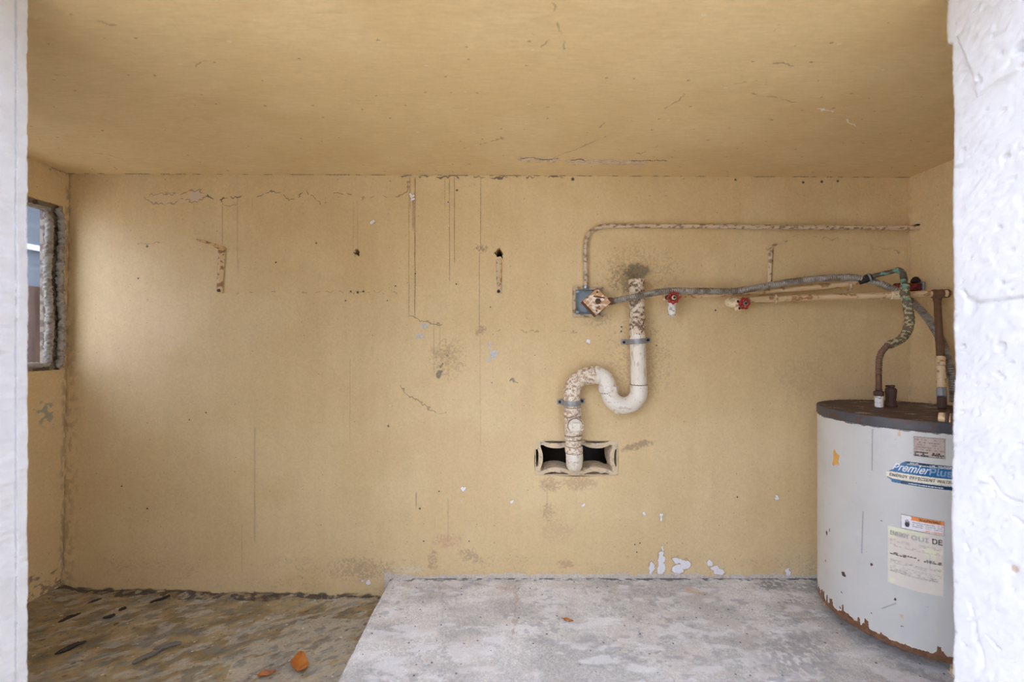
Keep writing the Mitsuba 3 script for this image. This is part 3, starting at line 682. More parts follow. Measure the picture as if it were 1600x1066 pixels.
def floor_pts(u, v):
    x, y = -1.95 + 1.60 * u, 0.45 + 1.34 * v
    z = 0.044 - 0.031 * np.clip((x + 1.8) / 1.3, 0, 1) - 0.012 + 0.014 * meshkit.fbm(np.stack([x * 9 + y * 6, y * 13 - x * 9, x * 0], -1), 4, 2) + 0.007 * meshkit.fbm(np.stack([x * 40, y * 40, x * 0], -1), 3, 5)
    z = z - 0.020 * np.clip((0.80 - y) / 0.3, 0, 1)
    z = z + 0.018 * np.clip((x + 0.0 - (-1.74)) / -0.07, 0, 1)
    return x, y, z


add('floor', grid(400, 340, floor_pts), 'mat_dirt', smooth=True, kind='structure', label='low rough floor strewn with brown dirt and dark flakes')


def slab_pts(u, v):
    x, y = EX + 2.12 * u, 0.55 + 1.23 * v
    ex = EX + 0.008 * (meshkit.fbm(np.stack([y * 14, y * 0, y * 0], -1), 4, 8) - 0.5)
    x = np.where(u < 1e-9, ex, np.maximum(x, ex))
    z = SLABZ - 0.003 + 0.006 * meshkit.fbm(np.stack([x * 6, y * 6, x * 0], -1), 4, 1) - np.where(u < 0.004, 0.004, 0)
    return x, y, z


sl = grid(420, 250, slab_pts)
side = grid(2, 250, lambda u, v: (slab_pts(u * 0, v)[0] + 0.004 * u, 0.55 + 1.23 * v, np.where(u < .5, slab_pts(u * 0, v)[2], -0.1)))
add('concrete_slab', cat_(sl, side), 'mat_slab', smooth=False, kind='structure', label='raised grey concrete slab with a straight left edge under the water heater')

# front wall: two piers either side of the doorway
gp = np.random.default_rng(11)


def pier_mesh(prof, zs, fn):
    """a profile of (x, y) points, swept up; fn(s, P) displaces along the profile's outward normal"""
    prof = np.asarray(prof, float)
    t = np.gradient(prof, axis=0)
    t /= np.linalg.norm(t, axis=1, keepdims=True)
    nrm = np.stack([t[:, 1], -t[:, 0]], 1)
    nu, nv = len(prof), len(zs)
    P = np.stack([np.repeat(prof[:, 0], nv), np.repeat(prof[:, 1], nv), np.tile(zs, nu)], 1)
    N = np.repeat(nrm, nv, axis=0)
    P[:, :2] += N * fn(P)[:, None]
    i = (np.arange(nu - 1)[:, None] * nv + np.arange(nv - 1)[None]).ravel()
    f = np.vstack([np.stack([i, i + nv, i + nv + 1], 1), np.stack([i, i + nv + 1, i + 1], 1)])
    return trimesh.Trimesh(P, f, process=False)


def dense(pts, step):
    out = []
    for a, b in zip(pts[:-1], pts[1:]):
        a, b = np.array(a), np.array(b)
        n = max(1, int(np.linalg.norm(b - a) / step))
        out += [a + (b - a) * k / n for k in range(n)]
    return np.array(out + [np.array(pts[-1])])


def dist2(y, z, pts):
    d = np.full(len(y), 9.0)
    for (a, b), (c, e) in zip(pts[:-1], pts[1:]):
        t = np.clip(((y - a) * (c - a) + (z - b) * (e - b)) / max((c - a) ** 2 + (e - b) ** 2, 1e-12), 0, 1)
        d = np.minimum(d, np.hypot(y - a - t * (c - a), z - b - t * (e - b)))
    return d


def pier_disp(P):
    q = P + 0
    y, z = q[:, 1], q[:, 2]
    d = 0.0038 * (meshkit.fbm(q * 26, 4, 1) - .5) + 0.0026 * (meshkit.fbm(q * [1, 150, 110], 3, 4) - .5) + 0.010 * (meshkit.fbm(q * 7, 2, 3) - .5)
    pits = meshkit.noise(q * 75, 9)
    d -= 0.007 * np.clip((pits - 0.86) / 0.14, 0, 1)
    for px, py, r, dep in ((1564, 542, 6, .012), (1569, 246, 5, .010), (1559.5, 356, 4, .008), (1580, 889, 9, .006), (1597, 75, 8, .012), (1524, 600, 2.5, .004), (1507, 587, 2.5, .004), (1557, 410, 3, .003)):
        a, b = pier(px, py)
        d -= dep * np.clip(1.3 - np.hypot(y - a, z - b) / (r * 0.00115), 0, 1)
    for pts in PIER_CRACKS:
        d -= 0.004 * np.clip(1.4 - dist2(y, z, pts) / 0.003, 0, 1)
    a, b = pier(1518, 476)
    d -= 0.006 * np.clip(1.2 - np.hypot((y - a) / 0.012, (z - b) / 0.016), 0, 1)
    # the thick plaster lap at the top
    lap = [pier(*t) for t in ((1500, 60), (1524, 124), (1527.6, 152), (1557.6, 131), (1599, 109))]
    zl = np.interp(-y, [-t[0] for t in lap], [t[1] for t in lap])
    d += 0.006 * np.clip((z - zl) / 0.004, 0, 1)
    return d


c = 0.007
prof = np.vstack([dense([(XR + .1, YF1), (JR + .06, YF1)], 0.02), dense([(JR + .055, YF1), (JR + c, YF1)], 0.004), [(JR + c * (1 - math.sin(t)), YF1 - c * (1 - math.cos(t))) for t in (0.4, 0.8, 1.2)], dense([(JR, YF1 - c), (JR, 0.69)], 0.002), dense([(JR, 0.685), (JR, YF0)], 0.01), dense([(JR + .01, YF0), (3.2, YF0)], 0.05)])
zs = np.r_[np.arange(-0.15, 0.40, 0.02), np.arange(0.40, 1.74, 0.0022)]
pm = pier_mesh(prof, zs, pier_disp)
if pm.face_normals[np.argmin(np.abs(pm.triangles_center[:, 0] - JR) + np.abs(pm.triangles_center[:, 1] - .75))][0] > 0:
    pm.invert()
add('wall_front', pm, 'mat_white_masonry', smooth=True, kind='structure', label='rough white painted masonry jamb on the right of the doorway')


def left_disp(P):
    return -(0.0030 * (meshkit.fbm(P * [1, 40, 40], 3, 21) - .5) + 0.0022 * (meshkit.fbm(P * [1, 60, 150], 3, 24) - .5) + 0.004 * (meshkit.fbm(P * 8, 2, 23) - .5))


ys = 0.8005
profl = np.vstack([dense([(XL - .3, YF1), (JL - .03, YF1)], 0.03), dense([(JL - .025, YF1), (JL - .003, YF1)], 0.003), dense([(JL, YF1 - .003), (JL, ys)], 0.0016), [(JL - 0.0045, ys - .0005), (JL - 0.0045, ys - .0025)], dense([(JL - .0012, ys - .003), (JL - .0012, 0.72)], 0.003), dense([(JL - .0012, 0.71), (JL, YF0)], 0.012), dense([(JL - .01, YF0), (-1.92, YF0)], 0.05), [(-1.92, YF1 - .02)]])
pl = pier_mesh(profl, zs, left_disp)
k = np.argmin(np.abs(pl.triangles_center[:, 0] - JL) + np.abs(pl.triangles_center[:, 1] - .75))
if pl.face_normals[k][0] < 0:
    pl.invert()
add('wall_front_left', pl, 'mat_white_masonry', smooth=30, kind='structure', label='white painted jamb with an edge bead on the left of the doorway')
add('wall_front_above', box(-1.92, 3.2, YF0, YF1 - 0.02, CEIL + 0.03, 2.2), 'mat_white_masonry', smooth=False, kind='structure')
add('ground', box(-25, 25, -25, 25, -0.30, -0.12), 'mat_patio', smooth=False, kind='structure', label='pale paving outside the doorway')
add('wall_outside_right', box(1.35, 1.55, -2.2, YF0, -0.13, 2.2), 'mat_side_outside', smooth=False, kind='structure', label='wall outside to the right of the doorway')
add('wall_opposite', box(-1.7, 1.6, -2.4, -2.2, -0.13, 3.2), 'mat_boundary', smooth=False, kind='structure', label='boundary wall across from the doorway')
add('threshold', box(-3.2, 3.2, -6, YF0 - 0.0, -0.12, -0.03), 'mat_patio', smooth=False, kind='structure', label='pale concrete path in front of the doorway')

# ------------------------------------------------------------------ window
wx = XL - 0.055
fr = sbox(WY0, WZ0, WY1, WZ1).difference(sbox(WY0 + .03, WZ0 + .022, WY1 - .028, WZ1 - .022))
m = trimesh.creation.extrude_polygon(fr, 0.045, engine='earcut')
m.apply_transform([[0, 0, 1, wx], [1, 0, 0, 0], [0, 1, 0, 0], [0, 0, 0, 1]])
labels['window_1'] = {'kind': 'structure', 'label': 'small old window in the left wall with crusty grey putty'}
add('frame', m, 'mat_window_frame', 'window_1', smooth=False)
g = grid(2, 2, lambda u, v: (u * 0 + wx + .012, WY0 + .01 + (WY1 - WY0 - .02) * u, WZ0 + .01 + (WZ1 - WZ0 - .02) * v))
add('pane', g, 'mat_glass', 'window_1', smooth=False)
sx = wx + .046
pp = spline([(sx, 1.700, WZ1 - .035), (sx + .004, 1.704, 1.45), (sx, 1.700, 1.30), (sx + .004, 1.706, 1.15), (sx, 1.704, 1.0), (sx, 1.706, WZ0 + .03)], 0.004)
add('putty_bead', tube(pp, 0.0125, 14, lump=0.009, seed=3), 'mat_sealant', 'window_1', smooth=True)
pp = spline([(sx + .006, 1.735, WZ1 - .012), (sx + .02, 1.737, 1.46), (sx + .014, 1.734, 1.30), (sx + .018, 1.738, 1.15), (sx + .015, 1.736, 1.0), (sx + .01, 1.738, WZ0 + .01)], 0.004)
add('putty_bead', tube(pp, 0.011, 14, lump=0.010, seed=8), 'mat_sealant', 'window_1', smooth=True)
pp = spline([(sx - .006, 1.0, WZ1 - .024), (sx, 1.3, WZ1 - .026), (sx, 1.71, WZ1 - .024)], 0.005)
add('putty_bead', tube(pp, 0.007, 12, lump=0.006, seed=5), 'mat_sealant', 'window_1', smooth=True)
pp = spline([(sx - .006, 1.0, WZ0 + .024), (sx, 1.3, WZ0 + .026), (sx, 1.70, WZ0 + .022)], 0.005)
add('putty_bead', tube(pp, 0.010, 12, lump=0.006, seed=6), 'mat_sealant', 'window_1', smooth=True)

# next door, seen through the window
nb = thing('neighbour_house', 'grey-blue house wall seen through the left window', 'house')
add('wall', box(-4.9, -4.5, 0.3, 9, -0.1, 2.6), 'mat_siding', nb, smooth=False)
for q in (1.30, 1.9, 2.4):
    add('trim_board', box(-4.5, -4.47, 0.3, 9, q, q + .05), 'mat_trim', nb, smooth=False)
add('eave', box(-5.0, -4.35, 0.2, 9, 2.6, 2.68), 'mat_trim', nb, smooth=False)
fn_ = thing('board_fence', 'dark brown board fence outside the left window', 'fence')
for k in range(26):
    add('board', box(-3.32, -3.30, 1.0 + k * 0.16, 1.0 + k * 0.16 + .152, -0.12, 1.42 + 0.012 * math.sin(k * 2.3)), 'mat_fence', fn_, smooth=False)
add('rail', box(-3.36, -3.32, 1.0, 5.2, 0.9, 0.98), 'mat_fence', fn_, smooth=False)

# ------------------------------------------------------------------ breeze block in the wall
sx_, sz_ = bx1 - bx0, bz1 - bz0
plate = sbox(bx0, bz0, bx1, bz1)
for c0, c1 in ((0.02, 0.495), (0.505, 0.98)):
    x0, x1 = bx0 + sx_ * c0, bx0 + sx_ * c1
    z0, z1 = bz0 + sz_ * .02, bz0 + sz_ * .98
    cx, cz, w2, h2 = (x0 + x1) / 2, (z0 + z1) / 2, (x1 - x0) / 2, (z1 - z0) / 2

    def E_(px, pz_, a, b):
        return affinity.translate(affinity.scale(Point(0, 0).buffer(1, 24), a, b), px, pz_)
    arcs = shapely.union_all([E_(cx, z1 + h2 * .02, w2 * .80, h2 * .46), E_(cx, z0 - h2 * .02, w2 * .80, h2 * .46), E_(x0 - w2 * .02, cz, w2 * .34, h2 * .78), E_(x1 + w2 * .02, cz, w2 * .34, h2 * .78)])
    hole_ = sbox(x0 + w2 * .20, z0 + h2 * .24, x1 - w2 * .20, z1 - h2 * .24).difference(arcs)
    lens = [E_(cx, z1 + h2 * .02, w2 * .66, h2 * .17), E_(cx, z0 - h2 * .02, w2 * .66, h2 * .20)]
    lens.append(E_(x0 + w2 * .01, cz, w2 * .10, h2 * .52) if c0 < .1 else E_(x1 - w2 * .01, cz, w2 * .10, h2 * .52))
    plate = plate.difference(hole_).difference(shapely.union_all(lens).intersection(sbox(bx0 + .004, bz0 + .004, bx1 - .004, bz1 - .004)))
bm = prism(plate, 0.105, D + 0.005)
bl = add('breeze_block', bm, 'mat_block', 'wall_back', smooth=False, label='tan breeze block with two curved openings set in the wall')
for q, (px, py, r) in enumerate(((862, 733, .016), (874, 735, .013), (918, 733, .017), (928, 731, .020), (940, 735, .012))):
    r_ = trimesh.creation.icosphere(3, r)
    r_.vertices *= [1.5, 1.2, .55]
    wobble(r_, .005, 60, q)
    r_.apply_translation(W(px, py + 1, -0.022))
    add('mortar_lump', r_, 'mat_block', bl, smooth=True)

# ------------------------------------------------------------------ drain pipe with trap
PXW = lambda px, off: px * S * (D - off) / D
OFF = 0.045
dp = thing('drain_pipe', 'old white plastic drain pipe with a looped trap on the back wall', 'pipe')
R1 = PXW(12.1, OFF)


def ring(a, b, r, n=28):
    """a collar between two points with slightly rounded edges"""
    a, b = np.asarray(a, float), np.asarray(b, float)
    d = (b - a) / np.linalg.norm(b - a)
    L = np.linalg.norm(b - a)
    e = min(0.0025, L * .3)
    return tube([a, a + d * 1e-5, a + d * e, b - d * e, b - d * 1e-5, b], [r - e, r - e, r, r, r - e, r - e], n)


def bent(pts, r, n=24, step=.004, **k):
    return tube(spline(pts, step), r, n, **k)


top, bot = W(994.3, 437, OFF), W(998.2, 608, OFF)
pts = top + (bot - top) * np.linspace(0, 1, 90)[:, None]
rr = np.full(90, R1)
sp = tube(pts, rr, 28, lump=0.0009, seed=2)
add('standpipe', sp, 'mat_pvc_stand', dp, smooth=30, label='standpipe crusted with flaking brown paint at its top')
R2 = PXW(13.2, OFF)
arc = lambda cx, cy, rad, a0, a1, n=12: [W(cx + rad * math.cos(math.radians(t)), cy + rad * math.sin(math.radians(t)), OFF) for t in np.linspace(a0, a1, n)]
ub = [W(998.4, 604, OFF), W(998.4, 610, OFF)] + arc(974.8, 610, 23.6, 0, 180, 14)[1:] + [W(951, 606, OFF)]
add('trap_bend', bent(ub, R2), 'mat_pvc', dp, smooth=30, label='white u-shaped trap bend')
add('collar', ring(W(998.4, 601.5, OFF), W(998.4, 611, OFF), PXW(13.4, OFF)), 'mat_pvc', dp)
add('union_nut', tube([W(950.3, 602.8, OFF), W(950.3, 603, OFF), W(950.3, 606, OFF), W(950.4, 611, OFF), W(950.5, 613.5, OFF), W(950.5, 613.7, OFF)], [R2 * .9, R2 * 1.16, R2 * 1.22, R2 * 1.16, R2 * 1.05, R2 * .9], 10), 'mat_pvc', dp, smooth=25)
nub = W(964, 644, OFF)
add('drain_plug', stick(W(964.5, 632, OFF), W(964, 646, OFF), PXW(3.4, OFF), 8), 'mat_pvc', dp, smooth=25)
el = [W(950, 605, OFF), W(949.5, 601, OFF)] + arc(931, 603.5, 18, -10, -80, 7) + [W(931, 586, OFF)]
add('elbow', bent(el, R2 * .96), 'mat_pvc', dp, smooth=30)
el2 = [W(932, 586.3, OFF), W(924, 587.0, OFF)] + arc(921.5, 615, 28, -95, -172, 9) + [W(893.6, 622, OFF), W(893.6, 626, OFF)]
add('elbow', bent(el2, R2 * .98, lump=.0012, seed=4), 'mat_pvc_old', dp, smooth=30, label='brown stained upper elbow')
for a, b, rr_ in (((914, 588.1), (919, 587.3), 1.05), ((922.5, 586.7), (927.5, 586.3), 1.08), ((929.5, 586), (936, 586.3), 1.06)):
    add('collar', ring(W(*a, OFF), W(*b, OFF), R2 * rr_), 'mat_pvc_old' if a[0] < 928 else 'mat_pvc', dp)
add('down_pipe', stick(W(893.6, 624, OFF), W(896.8, 722, OFF), R1 * 1.0, 28, step=.004, lump=.0006), 'mat_pvc_old', dp, smooth=30)
for a, b, rr_ in (((893.4, 616.5), (893.6, 620), 1.12), ((894.3, 637), (894.6, 650), 1.13), ((895.7, 680), (896, 686.5), 1.12), ((896.4, 697.5), (896.7, 707), 1.14)):
    add('collar', ring(W(*a, OFF), W(*b, OFF), R1 * rr_), 'mat_pvc_old', dp)
tee = thing_tee = add('cleanout_tee', cat_(ring(W(894.9, 652.5, OFF), W(895.7, 680, OFF), R1 * 1.10), stick(W(898.0, 665.5, OFF), W(898.8, 665.5, OFF + .052), PXW(12.9, OFF), 28)), 'mat_pvc_old', dp, smooth=30)
add('grime_ring', lathe([(PXW(10.8, .1), .001), (PXW(12.2, .1), .001), (PXW(12.2, .1), -.004), (PXW(10.8, .1), -.004)], 28, W(898.8, 665.5, OFF + .0525), (0, -1, 0)), 'mat_grime', tee, smooth=30)
add('cleanout_plug', cat_(ring(W(898.6, 665.5, OFF + .048), W(898.9, 665.5, OFF + .057), PXW(11.0, OFF + .05)), rbox(PXW(11.5, .1), 0.022, PXW(11.5, .1), .002).apply_translation(W(900, 666.5, OFF + .066))), 'mat_pvc', tee, smooth=25, label='round cleanout plug with a square nub')
for (ax_, ay_), (bx_, by_), rr_ in (((998.4, 611.2), (998.4, 612.2), 1.035), ((998.3, 600.8), (998.3, 601.7), 1.12), ((950.5, 613.6), (950.5, 614.6), 1.06), ((950.3, 601.9), (950.2, 602.9), 1.04), ((913.2, 588.3), (914.0, 588.2), 1.06), ((919.3, 587.2), (920.2, 587.1), 1.05), ((927.8, 586.3), (928.6, 586.2), 1.05), ((893.7, 620.2), (893.7, 621), 1.06),
                         ((894.2, 636), (894.2, 636.9), 1.05), ((894.6, 650.1), (894.7, 651.1), 1.06), ((895.7, 679.2), (895.7, 680), 1.13), ((896, 686.6), (896, 687.5), 1.06), ((896.3, 696.6), (896.3, 697.4), 1.05), ((896.7, 707.2), (896.7, 708.2), 1.09)):
    add('grime_ring', stick(W(ax_, ay_, OFF), W(bx_, by_, OFF), R1 * rr_, 24), 'mat_grime', dp, smooth=30)
oe = [W(896.7, 704, OFF), W(897, 716, OFF), W(897.2, 722, OFF + .0), W(897.4, 727, OFF - .012), W(897.4, 728, OFF - .05), W(897.4, 728, OFF - .10)]
add('outlet_elbow', bent([W(896.7, 704, OFF), W(897, 714, OFF), W(897.3, 722.5, OFF - .010), W(897.4, 725.5, OFF - .035), W(897.4, 726, OFF - .09)], R1 * 1.06), 'mat_pvc', dp, smooth=30)


def clamp(px0, px1, py0, py1, cxp, r, off, label):
    """a flat strap over a pipe, with two screws"""
    k = thing('pipe_clamp', label, 'clamp', None)
    a, b = W(px0, py0, 0.002), W(px1, py1, 0.002)
    z = lambda x: a[2] + (b[2] - a[2]) * (x - a[0]) / (b[0] - a[0])
    cxw, cy = W(cxp, py0, off)[0], D - off
    path = [(a[0], D - .0015), (cxw - r - .010, D - .0015), (cxw - r - .001, D - .012), (cxw - r, cy)]
    path += [(cxw - r * math.cos(t), cy - r * math.sin(t)) for t in np.linspace(0.15, math.pi - .15, 14)]
    path += [(cxw + r, cy), (cxw + r + .001, D - .012), (cxw + r + .010, D - .0015), (b[0], D - .0015)]
    path = np.array(path)
    h = 0.0105
    nu = len(path)
    th = 0.0018
    t = np.gradient(path, axis=0)
    t /= np.linalg.norm(t, axis=1, keepdims=True)
    nn = np.stack([t[:, 1], -t[:, 0]], 1)
    quad = []
    for o, s in ((0, -1), (0, 1), (th, 1), (th, -1)):
        q = path + nn * o
        quad.append(np.stack([q[:, 0], q[:, 1], np.array([z(x) for x in q[:, 0]]) + s * h], 1))
    V = np.stack(quad, 1).reshape(-1, 3)
    f = []
    for i in range(nu - 1):
        for j in range(4):
            p, q, r2, s2 = i * 4 + j, i * 4 + (j + 1) % 4, (i + 1) * 4 + (j + 1) % 4, (i + 1) * 4 + j
            f += [(p, q, r2), (p, r2, s2)]
    f += [(0, 2, 1), (0, 3, 2), (nu * 4 - 4, nu * 4 - 3, nu * 4 - 2), (nu * 4 - 4, nu * 4 - 2, nu * 4 - 1)]
    st = trimesh.Trimesh(V, f, process=False)
    if st.volume < 0:
        st.invert()
    add('strap', st, 'mat_zinc_strap', k, smooth=25)
    for q in (a, b):
        sgn = 1 if q is a else -1
        o = q + [sgn * .011, -.003, 0]
        add('screw', lathe([(0, .005), (.004, .004), (.0055, .001), (.0055, -.003), (0, -.003)], 14, o, (0, -1, 0)), 'mat_black', k, smooth=40)
    return k


clamp(970.5, 1016.5, 535, 531.5, 996.6, R1 + .0008, OFF, 'grey metal clamp strapping the tall standpipe to the wall')
clamp(870.5, 913.5, 628, 626.5, 893.8, R1 + .002, OFF, 'grey metal clamp strapping the stained pipe below the upper elbow')

# ------------------------------------------------------------------ electrical: box, cover, conduits
eb = thing('electrical_box', 'open grey-blue metal electrical box set in the wall behind the rusty cover', 'electrical box')
bw, bh = gx1 - gx0, gz1 - gz0
o_ = sbox(gx0, gz0, gx1, gz1).buffer(-.0005)
shell = cat_(prism(o_.difference(sbox(gx0 + .003, gz0 + .003, gx1 - .003, gz1 - .003)), 0.040, D - 0.006), prism(sbox(gx0 + .001, gz0 + .001, gx1 - .001, gz1 - .001), 0.003, D + 0.016))
add('body', shell, 'mat_box_blue', eb, smooth=False)
flange = sbox(gx0 - .004, gz0 - .004, gx1 + .004, gz1 + .004).buffer(.004).difference(sbox(gx0 + .0035, gz0 + .0035, gx1 - .0035, gz1 - .0035))
add('rim', prism(flange, 0.004, D - 0.009), 'mat_box_tan', eb, smooth=False)
for px, py in ((902, 456), (902, 488)):
    add('ear', rbox(.014, .004, .012, .0015).apply_translation(W(px, py, 0.004)), 'mat_box_blue', eb)

cv = thing('box_cover', 'rusty cream square box cover hanging askew over the wall box', 'box cover')
cc = W(931.0, 473, 0.055)
cs = 0.078
rot = T()
ang = math.radians(48)
M = trimesh.transformations.rotation_matrix(ang, [0, 1, 0]) @ trimesh.transformations.rotation_matrix(math.radians(-9), [1, 0, 0])
M = trimesh.transformations.rotation_matrix(math.radians(-7), [0, 0, 1]) @ M
M[:3, 3] = cc
face = rbox(cs, 0.004, cs, .0016)
face.apply_translation((0, -.020, 0))
face = face.subdivide_to_size(.006)
wobble(face, .0012, 90, 4)
face.apply_transform(M)
add('face', face, 'mat_cover', cv, smooth=25)
rimp = sbox(-cs / 2, -cs / 2, cs / 2, cs / 2).buffer(.001)
sidem = prism(rimp.difference(sbox(-cs / 2 + .002, -cs / 2 + .002, cs / 2 - .002, cs / 2 - .002)), 0.036, -.018)
sidem.apply_transform(M)
add('side_wall', sidem, 'mat_cover_dark', cv, smooth=False)
kn = lathe([(0, .003), (.006, .004), (.0105, .002), (.0115, -.001), (0, -.001)], 18, (0, 0, 0), (0, -1, 0))
kn.apply_translation((0.002, -.022, .004))
kn.apply_transform(M)
add('knockout', kn, 'mat_rust_dark', cv, smooth=40)
for a, b in ((-.026, .026), (.026, -.026)):
    s_ = lathe([(0, .002), (.0035, .0015), (.0035, 0), (0, 0)], 10, (a, -.022, b), (0, -1, 0))
    s_.apply_transform(M)
    add('screw', s_, 'mat_rust_dark', cv, smooth=40)
sl_ = rbox(.044, .0025, .0045, .001)
sl_.apply_transform(trimesh.transformations.rotation_matrix(math.radians(-40), [0, 1, 0]))
sl_.apply_translation((-.008, -.0225, .018))
sl_.apply_transform(M)
add('seam_crack', sl_, 'mat_rust_dark', cv)

ct_ = thing('rigid_conduit', 'thin tan painted conduit bending from the wall box to the right wall', 'conduit')
cp = [W(915.3, 449, .012), W(914.9, 425, .013), W(914.6, 400, .013), W(914.6, 389, .013), W(917, 372, .013), W(926.5, 359.5, .013), W(941, 354.3, .013), W(958, 353, .013), W(1000, 353, .014), W(1150, 354.2, .018), W(1300, 355.6, .030), W(1400, 356.2, .038), W(1435, 356.4, .042)]
path_ = []
pa = spline(cp[:9], .004)
pb = spline(cp[8:], .01)
add('tube', tube(np.vstack([pa, pb[1:]]), 0.0092, 14), 'mat_painted_conduit', ct_, smooth=35)
add('connector', ring(W(915.4, 452, .012), W(915.2, 445.5, .012), .0118, 12), 'mat_galvanized', ct_)
add('clip', cat_(rbox(.018, .030, .006, .002).apply_translation(W(1432, 352.5, .034)), rbox(.005, .026, .020, .002).apply_translation(W(1437.5, 357, .040))), 'mat_rust_dark', ct_)

# route of the flexible conduit: off the wall on the left, over the heater's lid at the right end
fc = thing('flexible_conduit', 'ribbed metal flexible conduit running from the rusty cover to the water heater', 'conduit')
fp = [W(953, 471, .055), W(967, 468.8, .060), W(982, 466, .086), W(1000, 461.8, .093), W(1014, 459.3, .090), W(1030, 456.3, .085), W(1045, 454.8, .080), W(1090, 454.8, .070), W(1135, 455.4, .070), W(1152, 454.6, .070), W(1184, 449.3, .070), W(1215.7, 443.8, .070), W(1247.6, 438.9, .072),
      W(1275, 435.8, .072), W(1300, 434, .074), W(1330, 433.6, .076), W(1356, 438, .080), W(1375, 443.5, .085), W(1391, 450, .090), W(1407, 458, .098), W(1426, 473, .115), W(1445.5, 492.5, .14), W(1461, 514.6, .17), W(1474, 540, .20), W(1482, 566, .225), W(1489, 600, .235), W(1491, 628, .240)]
sp_ = spline(fp, 0.0009)
L_ = np.arange(len(sp_)) * 0.0009
fr_ = 0.0136 - 0.0042 * (1 - np.abs(np.sin(np.pi * L_ / 0.0082))) ** 1.3
add('armour', tube(sp_, fr_, 16), 'mat_flex', fc, smooth=True)
add('connector', ring(W(950, 471.4, .055), W(958, 470.3, .057), .0150, 10), 'mat_cover_dark', fc, smooth=25)

# ------------------------------------------------------------------ water pipes and valves
PO = .046
hp = thing('supply_pipe', 'tan painted water pipe along the wall with the riser down to the heater', 'pipe')
hy = .20                                              # the riser stands this far off the back wall
pa = [W(1143, 469.5, PO), W(1180, 468.2, PO), W(1215.7, 466.8, PO), W(1300, 464, PO + .03), W(1394, 461.4, PO + .09), W(1430, 460.2, PO + .115), W(1480, 458.6, PO + .15)]
RP = .0122
add('pipe', bent(pa, RP, 20, .01), 'mat_pipe_tan', hp, smooth=35)
add('collar', ring(W(1391.5, 461.6, PO + .088), W(1409, 461, PO + .100), .0165), 'mat_cream', hp)
ro = PO + .140
rt = W(1464.6, 459.2, ro)
add('tee', cat_(ring(W(1455.5, 459.6, ro - .006), W(1474, 459, ro + .006), .0165), ring(rt, W(1464.8, 474, ro), .0124)), 'mat_pipe_rust', hp)
add('tee_band', ring(W(1464.7, 470, ro), W(1464.9, 476, ro), .0134), 'mat_pipe_tan', hp)
add('end_cap', ring(W(1476, 458.8, ro), W(1481.5, 458.4, ro), .0150), 'mat_pipe_rust', hp)
riser = [W(1464.8, 466, ro), W(1466.0, 500, ro + .025), W(1468.2, 540, ro + .045), W(1469.4, 562, ro + .06)]
add('riser', bent(riser, .0106, 20, .006), 'mat_pipe_rust', hp, smooth=35, label='rusty brown riser')
r0, r1, r2, r3, r4, r5 = [W(px, py, ro + .06 + k * .006) for k, (px, py) in enumerate(((1469.3, 557), (1469.6, 572), (1470, 576), (1470.8, 606), (1471.2, 610), (1471.6, 622)))]
add('coupling', cat_(ring(r0, r1, .0138), ring(r1, r3, .0122), ring(W(1470.2, 590, ro + .075), r3, .0140)), 'mat_pipe_tan', hp, label='yellowish tan coupling')
add('union_ring', ring(r3 - [0, 0, .001], r5 + [0, 0, .002], .0136), 'mat_galvanized', hp, label='bright metal ring')
nip_end = W(1472, 634, ro + .095)
add('nipple', ring(r5 + [0, 0, .003], [nip_end[0], nip_end[1], HZ1 + .030], .0125), 'mat_rust_dark', hp)

cp_ = thing('branch_pipe', 'tan water pipe behind the ribbed conduit leading to the green corroded hose', 'pipe')
pb_ = [W(1036, 464.5, .026), W(1100, 460.6, .026), W(1150, 458, .028), W(1195, 455, .032), W(1250, 450.8, .042), W(1311, 445.3, .056), W(1335, 441.5, .066), W(1348, 438, .075)]
add('pipe', bent(pb_, .0115, 18, .01), 'mat_pipe_tan', cp_, smooth=35)
BO = .105
add('coupling', ring(W(1341, 440, .070), W(1362, 432.5, .092), .0155, 10), 'mat_black', cp_, smooth=25, label='black coupling')
add('band', ring(W(1357, 434, .090), W(1360, 433, .093), .0172, 16), 'mat_galvanized', cp_, smooth=25)


def strap(px, py, off, r, lab):
    k = thing('pipe_hook', lab, 'hook')
    a = [W(px - 6, py - 12, .004), W(px - 3, py - 9, .02), W(px + 2, py - 4, off + r + .004), W(px + 3.5, py + 1, off + r + .007), W(px + 2, py + 6.0, off + r + .001), W(px - 1.5, py + 5.5, off - .006)]
    add('wire', bent(a, .0035, 8, .002), 'mat_bracket_tan', k, smooth=40)
    add('nail_head', lathe([(0, .003), (.005, .002), (.005, -.003), (0, -.003)], 10, W(px - 6, py - 12, .004), (0, -1, 0)), 'mat_rust_dark', k, smooth=40)


strap(1211, 466, PO + .006, RP, 'painted hook holding the tan pipe below the small right bracket')
strap(1327, 447.5, .058, .0115, 'painted hook holding the branch pipe near the black coupling')

# corroded connector from the branch pipe down to the heater
wh_ = thing('water_connector', 'green and brown corroded hose curving down to the heater inlet', 'hose')
cy0, cy1 = .092, .235
ca = [W(1361, 432.8, .092), W(1378, 428.2, .120), W(1395, 424, .150), W(1403, 422, .162)]
add('upper_tube', bent(ca, .0088, 14, .004, lump=.0012, seed=3), 'mat_copper_dark', wh_, smooth=True, label='dark upper tube with green patches')
cb = [W(1401, 422.4, .160), W(1407, 423.4, .169), W(1411, 429, .177), W(1412.3, 437, .183), W(1413, 447, .188)]
add('elbow', bent(cb, .0100, 16, .003, lump=.002, seed=6), 'mat_copper_dark', wh_, smooth=True, label='green crusted elbow')
cbody = [W(1413, 445, .187), W(1414.5, 462, .193), W(1418.5, 480, .198), W(1421, 499, .204), W(1418, 516, .210), W(1409, 529.5, .215), W(1395, 536.5, .218), W(1389, 539.5, .220)]
